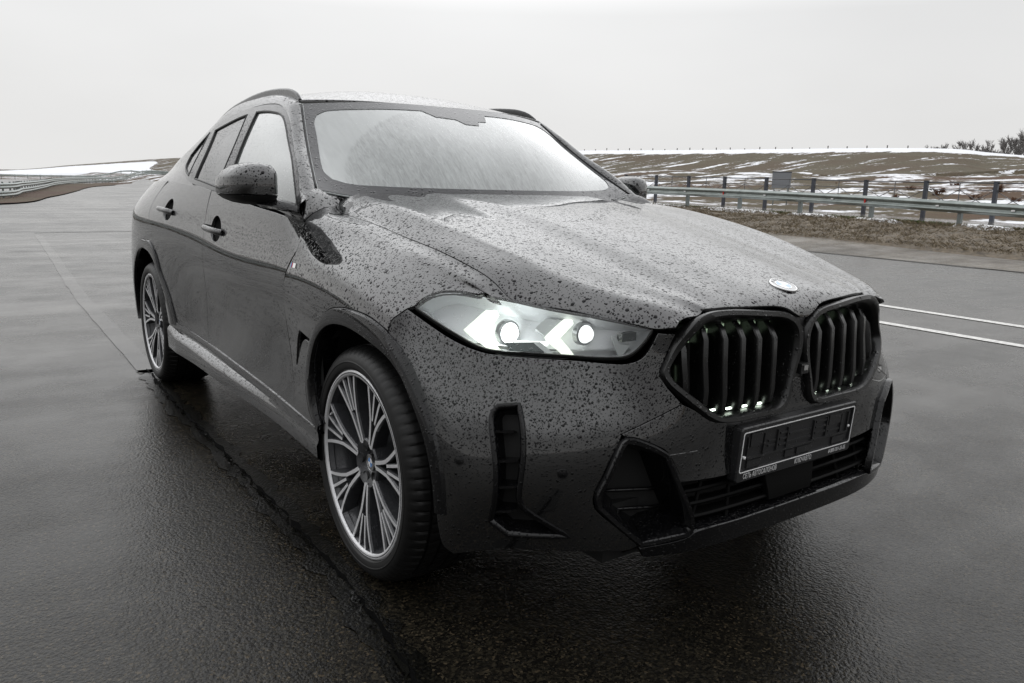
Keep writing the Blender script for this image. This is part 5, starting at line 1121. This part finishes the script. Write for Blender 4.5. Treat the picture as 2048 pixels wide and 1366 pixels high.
# snow left along the guardrail
snm,n,l,b=nodemat('old_snow'); v=texobj(n); l.new(mixc(n,l,noise_(n,l,v,5,5,.6),(.68,.68,.70),(.86,.87,.89)),b.inputs['Base Color']); b.inputs['Roughness'].default_value=.7
def snowpatch(poly,dz=.05):
    P=crom(poly,.12,True,70); m=len(P); c=P.mean(0); V=[];F=[]; js=.05*vnoise(P[:,0],P[:,1],4,5)
    for a,h in ((1.0,-.02),(.93,.03),(.8,.06),(.4,.08),(0.02,.085)):
        Q=c+(P-c)*a; Q=Q+js[:,None]*a
        for (x,y) in Q: V.append((x,y,float(terr(x,y))+h*dz/.05))
    for r in range(4):
        for i in range(m): F.append((r*m+i,r*m+(i+1)%m,(r+1)*m+(i+1)%m,(r+1)*m+i))
    return link('snow_patch',V,F,snm,None,True)
for k,(y0,y1,t0,t1) in enumerate(((4.0,6.6,7.0,7.7),(6.9,8.6,7.1,7.8),(9.9,11.6,6.9,7.6),(12.2,14.2,7.1,7.8),(14.6,18.4,6.9,8.1),(18.9,25,6.8,8.4))):
    ym=(y0+y1)/2; P=[(edge_x(y)+t,y) for y,t in ((y0,(t0+t1)/2),(y0+.3,t0),(ym,t0-.1),(y1-.3,t0+.1),(y1,(t0+t1)/2),(y1-.4,t1),(ym,t1+.1),(y0+.4,t1-.1))]
    tag(snowpatch(P),('first second third fourth fifth sixth'.split()[k])+' patch of old snow under the guardrail, counted from the right edge','snow','snow along the guardrail')
# ---- wet path beyond the guardrail
pm=asphalt('wet_path',(.10,.10,.105),.06,.14,.0006)
o=sheet('path',[(edge_x(y)+9.6,y) for y in (-20,0,15,30,60)]+[(edge_x(y)+16.3,y) for y in (60,30,15,0,-20)],pm,.05); tag(o,kind='structure')
# ---- guardrail (right)
galv,n,l,b=nodemat('galvanised_steel'); v=texobj(n); l.new(mixc(n,l,maprange(n,l,noise_(n,l,v,3,5,.6),.3,.7,0,1),(.20,.225,.215),(.30,.33,.315)),b.inputs['Base Color']); b.inputs['Metallic'].default_value=.55; b.inputs['Roughness'].default_value=.42
post_m=pbr('guardrail_post_steel',(.19,.21,.205),.5,.5); cap_m=pbr('red_reflector',(.5,.02,.015),.3); cap_w=pbr('white_reflector',(.85,.85,.85),.3)
def rail_pt(y):
    return 20.4+.08*(y-8.2), np.interp(y,[-10,6.65,8.36,11.04,13.64,16.25,18.66,21.28,40],[.80,1.07,1.13,1.22,1.285,1.34,1.375,1.41,1.6])
WP=[(0,0),(.010,-.018),(.035,-.040),(.078,-.060),(.082,-.085),(.045,-.118),(.020,-.150),(.020,-.165),(.045,-.197),(.082,-.230),(.078,-.255),(.035,-.276),(.010,-.297),(0,-.315)]
def wbeam(mb,pts,sidev,th=.004):
    """W-profile beam: pts along the top edge; sidev = horizontal vector toward the traffic"""
    V=[];F=[];m=len(WP)
    for p,sv in zip(pts,sidev):
        for a,h in WP: V.append((p[0]+sv[0]*a,p[1]+sv[1]*a,p[2]+h))
        for a,h in WP: V.append((p[0]+sv[0]*(a-th),p[1]+sv[1]*(a-th),p[2]+h))
    for i in range(len(pts)-1):
        b0=i*2*m;b1=(i+1)*2*m
        for j in range(m-1): F.append((b0+j,b0+j+1,b1+j+1,b1+j)); F.append((b0+m+j,b1+m+j,b1+m+j+1,b0+m+j+1))
        F.append((b0,b1,b1+m,b0+m)); F.append((b0+m-1,b0+2*m-1,b1+2*m-1,b1+m-1))
    mb.add(V,F)
gr=empty('guardrail',(20.4,8.2,.4)); tag(gr,'galvanised steel guardrail on the bank right of the road','guardrail')
def par(o,p):
    o.parent=p; o.matrix_parent_inverse=Matrix.Translation(-p.location); return o
ysq=[-6.5,.1,4.1,8.1,12.1,16.1,20.1,24.1,28.1,32.1]
for a,b_ in zip(ysq[:-1],ysq[1:]):
    mb=MB(); yy=np.linspace(a,b_+.18,6); wbeam(mb,[(rail_pt(y)[0]-.0+.004*(k_/5),y,rail_pt(y)[1]) for k_,y in enumerate(yy)],[(-1,.08)]*6); o=mb.build('rail_beam',galv,None,True,angle=60); par(o,gr)
py=[-2.3,.35,3.0,5.65,8.3,10.98,13.58,16.2,18.85,21.5,24.1,26.8]
for y in py:
    x,zt=rail_pt(y); g0=float(terr(x+.1,y)); mb=MB(); 
    mb.sweep([(x+.09,y,g0-.3),(x+.09,y,zt-.06)],[(-.05,-.06),(.05,-.06),(.05,-.054),(-.044,-.054),(-.044,.054),(.05,.054),(.05,.06),(-.05,.06)],Vector((1,0,0))); o=mb.build('rail_post',post_m); par(o,gr)
    mb=MB(); mb.box((x+.02,y,zt-.16),(.09,.10,.18)); o=mb.build('rail_bracket',post_m); par(o,gr)
for y,mt in ((8.9,cap_w),(11.15,cap_m),(12.3,cap_w),(15.0,cap_w),(16.9,cap_m),(18.9,cap_w),(21,cap_w),(6.9,cap_w)):
    x,zt=rail_pt(y); mb=MB(); mb.box((x-.055,y,zt-.155),(.012,.09 if mt is cap_w else .05,.04 if mt is cap_w else .16)); o=mb.build('rail_reflector',mt); par(o,gr)
# ---- fence behind the path
fm=pbr('fence_paint_dark',(.055,.06,.075),.45,.2); fm2=pbr('fence_rail_grey',(.10,.10,.105),.5,.2)
fe=empty('fence',(31,17.3,.2)); tag(fe,'dark metal fence with diagonal braces beyond the wet path','fence')
fy=[.85,3.6,6.35,9.1,11.83,14.6,17.35,20.1,22.9,25.7,28.4,31.1,33.9]
fx=lambda y:31.0+.08*(y-16.9)
ft=lambda y:float(np.interp(y,[0,11.86,14.65,17.4,20.13,22.9,25.7,28.4,34],[1.72,1.84,1.86,1.88,1.94,1.98,2.02,2.06,2.14]))
for y in fy:
    g0=float(terr(fx(y),y)); mb=MB(); mb.box((fx(y),y,(g0-.2+ft(y))/2),(.14,.14,ft(y)-g0+.2)); mb.box((fx(y),y,ft(y)+.008),(.16,.16,.02)); o=mb.build('fence_post',fm); par(o,fe)
for a,b_ in zip(fy[:-1],fy[1:]):
    m_=(a+b_)/2; za,zb=ft(a)-.05,ft(b_)-.05; zl=lambda y:float(terr(fx(y),y))+.45
    def bar_(p,q,r,nm='fence_rail',mt=fm2):
        mb=MB(); mb.tube([p,q],r,6); o=mb.build(nm,mt,None,True); par(o,fe)
    bar_((fx(a),a,za),(fx(b_),b_,zb),.028); bar_((fx(a),a,za-.28),(fx(b_),b_,zb-.28),.014); bar_((fx(a),a,zl(a)),(fx(b_),b_,zl(b_)),.022)
    bar_((fx(m_),m_,(za+zb)/2),(fx(m_),m_,zl(m_)),.018,'fence_brace')
    for p,q in ((a,m_),(m_,b_)):
        zp,zq=ft(p)-.33,ft(q)-.33
        bar_((fx(p),p,zp),(fx(q),q,zl(q)),.014,'fence_brace'); bar_((fx(p),p,zl(p)),(fx(q),q,zq),.014,'fence_brace')
# ---- board behind the fence
bd=empty('notice_board',(35.3,24.8,.9)); tag(bd,'blank grey board standing behind the fence','board')
mb=MB(); a_=math.atan2(-.74,.53); M=Matrix.Rotation(a_,3,'Z'); mb.box((35.3,24.8,1.93),(.98,.03,.84),0,M); o=mb.build('board_panel',pbr('board_back_grey',(.26,.27,.29),.45,.3)); par(o,bd)
mb=MB(); mb.box((35.3,24.8,2.37),(1.02,.05,.05),0,M); o=mb.build('board_rim',fm); par(o,bd)
for k in (-.35,.35):
    mb=MB(); c_=M@Vector((k,.05,0)); mb.tube([(35.3+c_.x,24.8+c_.y,.3),(35.3+c_.x,24.8+c_.y,2.2)],.03,8); o=mb.build('board_leg',post_m,None,True); par(o,bd)
# ---- long embankment
CR=[(-42.66,556.36,-.68),(21.4,467.26,3.78),(42.1,415.52,6.21),(54.0,383.8,7.6),(69.06,330.34,9.23),(81.6,265.08,9.48),(90.35,175.27,8.91),(91.64,133.73,8.38),(96.36,111.14,8.25),(99.26,87.18,7.89),(102.48,66.53,7.74),(109.84,53.77,7.75),(116.46,51.51,7.58),(127.8,50.43,7.48),(142.21,39.29,6.5),(190,20,5.5)]
BS=[(-31.02,396.78,-.13),(14.35,327.43,1.92),(30.37,306.15,2.43),(39.42,284.87,2.66),(50.02,242.38,2.77),(57.57,188.78,2.95),(67.26,130.92,3.01),(66.17,96.63,3.0),(66.96,77.07,3.22),(69.39,60.57,3.16),(69.2,44.35,3.01),(74.19,35.63,3.29),(84.68,36.83,3.78),(90.8,35.23,4.15),(103.81,28.1,4.04),(150,0,4)]
def dens(P,k=12):
    P=np.array(P); t=np.arange(len(P)); tt=np.linspace(0,len(P)-1,(len(P)-1)*k+1); return np.stack([nspline(t,P[:,i])(tt) for i in range(3)],1)
A=dens(BS);Bc=dens(CR); nr=26; V=[];at=[]
for i in range(len(A)):
    for j in range(nr+3):
        if j<nr:
            t=j/(nr-1); te=t*t*(3-2*t)*.35+t*.65; p=A[i]*(1-t)+Bc[i]*t; p=p.copy(); p[2]=A[i][2]+(Bc[i][2]-A[i][2])*te; p[2]+=.12*noise.noise(Vector(p)*.35)*math.sin(math.pi*t)
            if j==0: p[2]-=1.2
        else:
            t=1; k=j-nr+1; d=Bc[i]-A[i]; d[2]=0; d/=np.linalg.norm(d); p=Bc[i]+d*(k*6); p[2]-=.05*k+ (k==3)*3
        V.append(p); at.append(t if i>62 else (float(np.clip((46.5+2.5*noise.noise(Vector((t*4,1.3,0)))-i)/2.5+.7,0,1)) if t<.80 else 0.0))
m=nr+3; F=[(i*m+j,(i+1)*m+j,(i+1)*m+j+1,i*m+j+1) for i in range(len(A)-1) for j in range(m-1)]
embm=ground_mat('embankment_grass_snow',.57,.62,((.085,.07,.045),(.15,.125,.08),(.11,.08,.05)),((0,0,R(35)),(.35,1.9,1)),.30,(.72,.86,.55))
emb=link('embankment',V,F,embm,None,True); att=emb.data.attributes.new('slope_pos','FLOAT','POINT'); att.data.foreach_set('value',np.array(at,dtype=np.float32)); tag(emb,kind='structure')
# small posts along the crest
pm_=pbr('crest_post_wood',(.05,.045,.04),.8); rr=random.Random(3)
d=np.concatenate([[0],np.cumsum(np.linalg.norm(np.diff(Bc[84:130],axis=0),axis=1))]); 
cnt=0
for s_ in np.arange(1,d[-1],2.6):
    p=np.array([np.interp(s_,d,Bc[84:130][:,i]) for i in range(3)]); h=.1+rr.random()*.25; mb=MB(); mb.box((p[0],p[1],p[2]+h/2-.2),(.10,.10,h+.4)); mb.box((p[0],p[1],p[2]+h+.03),(.13,.13,.05)); o=mb.build('crest_post',pm_); tag(o,'one of the tiny posts along the embankment crest','post','posts along the embankment crest'); cnt+=1
# ---- left: earth verge, guardrails
vm=ground_mat('earth_verge',.9,1.0,((.055,.04,.025),(.16,.12,.08),(.10,.06,.045)))
vl=[(-30,24.5),(-10,33),(-4,36.5),(0,38.9),(3.3,53.8),(6.9,73.2),(12,100),(22,135)]; vr=[(20,140),(9,108),(2.6,66),(-.6,48),(-8,40),(-30,29)]
o=sheet('earth_verge',vl+vr,vm,.06); tag(o,kind='structure')
def leftrail(name,pts,label,h=.75,two=True,sp=2.0,beam_l=4.0):
    P=crom(pts,1.0,False,90); d=np.concatenate([[0],np.cumsum(np.linalg.norm(np.diff(P,axis=0),axis=1))])
    at=lambda s_:np.array([np.interp(s_,d,P[:,0]),np.interp(s_,d,P[:,1])])
    e=empty(name,(float(P[0,0]),float(P[0,1]),0)); tag(e,label,'guardrail')
    for s0 in np.arange(0,d[-1]-beam_l,beam_l):
        pp=[at(s0+beam_l*k/3) for k in range(4)]; t=(pp[-1]-pp[0]); t/=np.linalg.norm(t); sv=(t[1],-t[0])
        for top in ((h,) if not two else (h,)):
            mb=MB(); wbeam(mb,[(q[0],q[1],float(terr(q[0],q[1]))+top) for q in pp],[sv]*4); o=mb.build('rail_beam',galv,None,True,angle=60); par(o,e)
            if two:
                mb=MB(); wbeam(mb,[(q[0],q[1],float(terr(q[0],q[1]))+top-.42) for q in pp],[sv]*4); o=mb.build('rail_beam',galv,None,True,angle=60); par(o,e)
    for s0 in np.arange(.3,d[-1]-beam_l,sp):
        q=at(s0); g0=float(terr(q[0],q[1])); mb=MB(); mb.box((q[0]-.05,q[1],g0+h/2),(.09,.12,h+.12)); o=mb.build('rail_post',post_m); par(o,e)
leftrail('guardrail',[(-24,28.5),(-8,39.2),(-.5,45.5),(2.6,63),(5.5,82),(9.2,106),(17,138),(30,165),(38,174)],'double-beam guardrail curving away beside the road on the left',.86,True)
leftrail('guardrail',[(-20,150),(0,160),(12,175),(26,196),(44,214),(70,228)],'distant guardrail low against the snowfield on the left',.8,False,4.0,8.0)
leftrail('guardrail',[(42,236),(70,240),(100,246),(140,250)],'far dark guardrail where the road bends behind the car',.8,False,6.0,8.0)
o=sheet('road',[(-90,52),(-30,40),(-9,45.5),(-1.5,52),(1.5,66),(4.5,84),(8.2,108),(15.5,139),(26,164),(12,168),(0,154),(-20,144),(-90,135)],asph,.02); tag(o,kind='structure')
# ---- bare trees beyond the embankment, shrubs
bark=pbr('bark_hazed',(.20,.195,.19),.9,spec=.1); twig=pbr('twigs_hazed',(.22,.21,.205),.9,spec=.1)  # bark and twigs lightened: the distance haze is put into their colour
def bare_tree(seed,H,spread,loc,label,group,mats=(bark,twig),dens_=1.0,tw=.02):
    r=random.Random(seed); e=empty('bare_tree',loc); tag(e,label,'tree',group); tr=MB(); cr=MB(); tw=tw
    def branch(p,d,ln,rad,lev):
        pts=[Vector(p)]; dd=Vector(d)
        for _ in range(3): dd=(dd+Vector((r.gauss(0,.12),r.gauss(0,.12),.06))).normalized(); pts.append(pts[-1]+dd*ln/3)
        (tr if lev<2 else cr).tube(pts,[rad*(1-.22*i) for i in range(4)],5 if lev<2 else 3,cap=False)
        if lev<4:
            n_=(5,4,4,5)[lev]
            for k in range(n_):
                t=r.uniform(.35,1); q=pts[min(3,int(t*3))]; a=r.random()*6.28; tilt=r.uniform(.35,.9)*spread
                nd=(dd+Vector((math.cos(a)*tilt,math.sin(a)*tilt,r.uniform(-.05,.35)))).normalized(); branch(q,nd,ln*r.uniform(.5,.72),max(rad*.5,tw),lev+1)
    branch((0,0,-.5),(0,0,1),H*.42,H*.016,0)
    tr.build('trunk',mats[0],e,True); cr.build('crown',mats[1],e,True)
    return e
def azp(az,dist,z): return (-1.95+dist*math.sin(R(az)),-2.16+dist*math.cos(R(az)),z)
rt=random.Random(11)
rt=random.Random(8); NUM='one two three four five six seven eight nine ten eleven twelve thirteen fourteen fifteen sixteen seventeen eighteen nineteen twenty twenty-one twenty-two twenty-three twenty-four'.split()
for k in range(24):
    az=62.3+k*.345+rt.uniform(-.1,.1); di=rt.uniform(205,240); top=np.interp(az,[62,63.4,64.2,65.2,66.2,67.5,69,71],[14.6,16.2,15.6,16.6,16.6,18.2,18.8,18.8])+rt.uniform(-1.6,.2)-.5; z=8.0
    bare_tree(20+k,float(top-z)*1.32,.9,azp(az,di,z),'grey bare tree, number '+NUM[k]+' from the left in the far grove','bare trees beyond the embankment',tw=.045)
sh_m=(pbr('shrub_stem_brown',(.07,.04,.028),.9,spec=.1),pbr('shrub_twig_russet',(.11,.058,.036),.9,spec=.1))
sl_=[(61.0,52,1.9),(62.2,58,2.1),(63.6,55,2.3),(64.6,62,2.2),(65.8,50,2.0),(66.9,57,2.4),(68.0,49,2.1),(59.0,60,1.6),(57.5,66,1.7),(69.0,60,2.0),(63.0,45,1.2),(66.3,44,1.3)]
for k,(az,di,H) in enumerate(sl_):
    p=azp(az,di,0); z=float(terr(p[0],p[1])); e=bare_tree(70+k,H*.75,1.6,(p[0],p[1],z-.15),'russet bare shrub behind the fence, number '+NUM[k]+' of twelve scattered on the field','russet shrubs behind the fence',sh_m,tw=.014); e.name='shrub'; tag(e,cat='shrub')
mast=empty('lamp_mast',azp(2.35,300,1.2)); tag(mast,'thin grey mast at the far left edge of the snowfield','mast')
mb=MB(); mb.tube([(0,0,0),(0,0,6)],[.16,.10],8); mb.build('mast_pole',post_m,mast,True); mb=MB(); mb.tube([(0,0,6),(.3,0,6.5),(1.2,0,6.6)],.06,6); mb.build('mast_arm',post_m,mast,True)
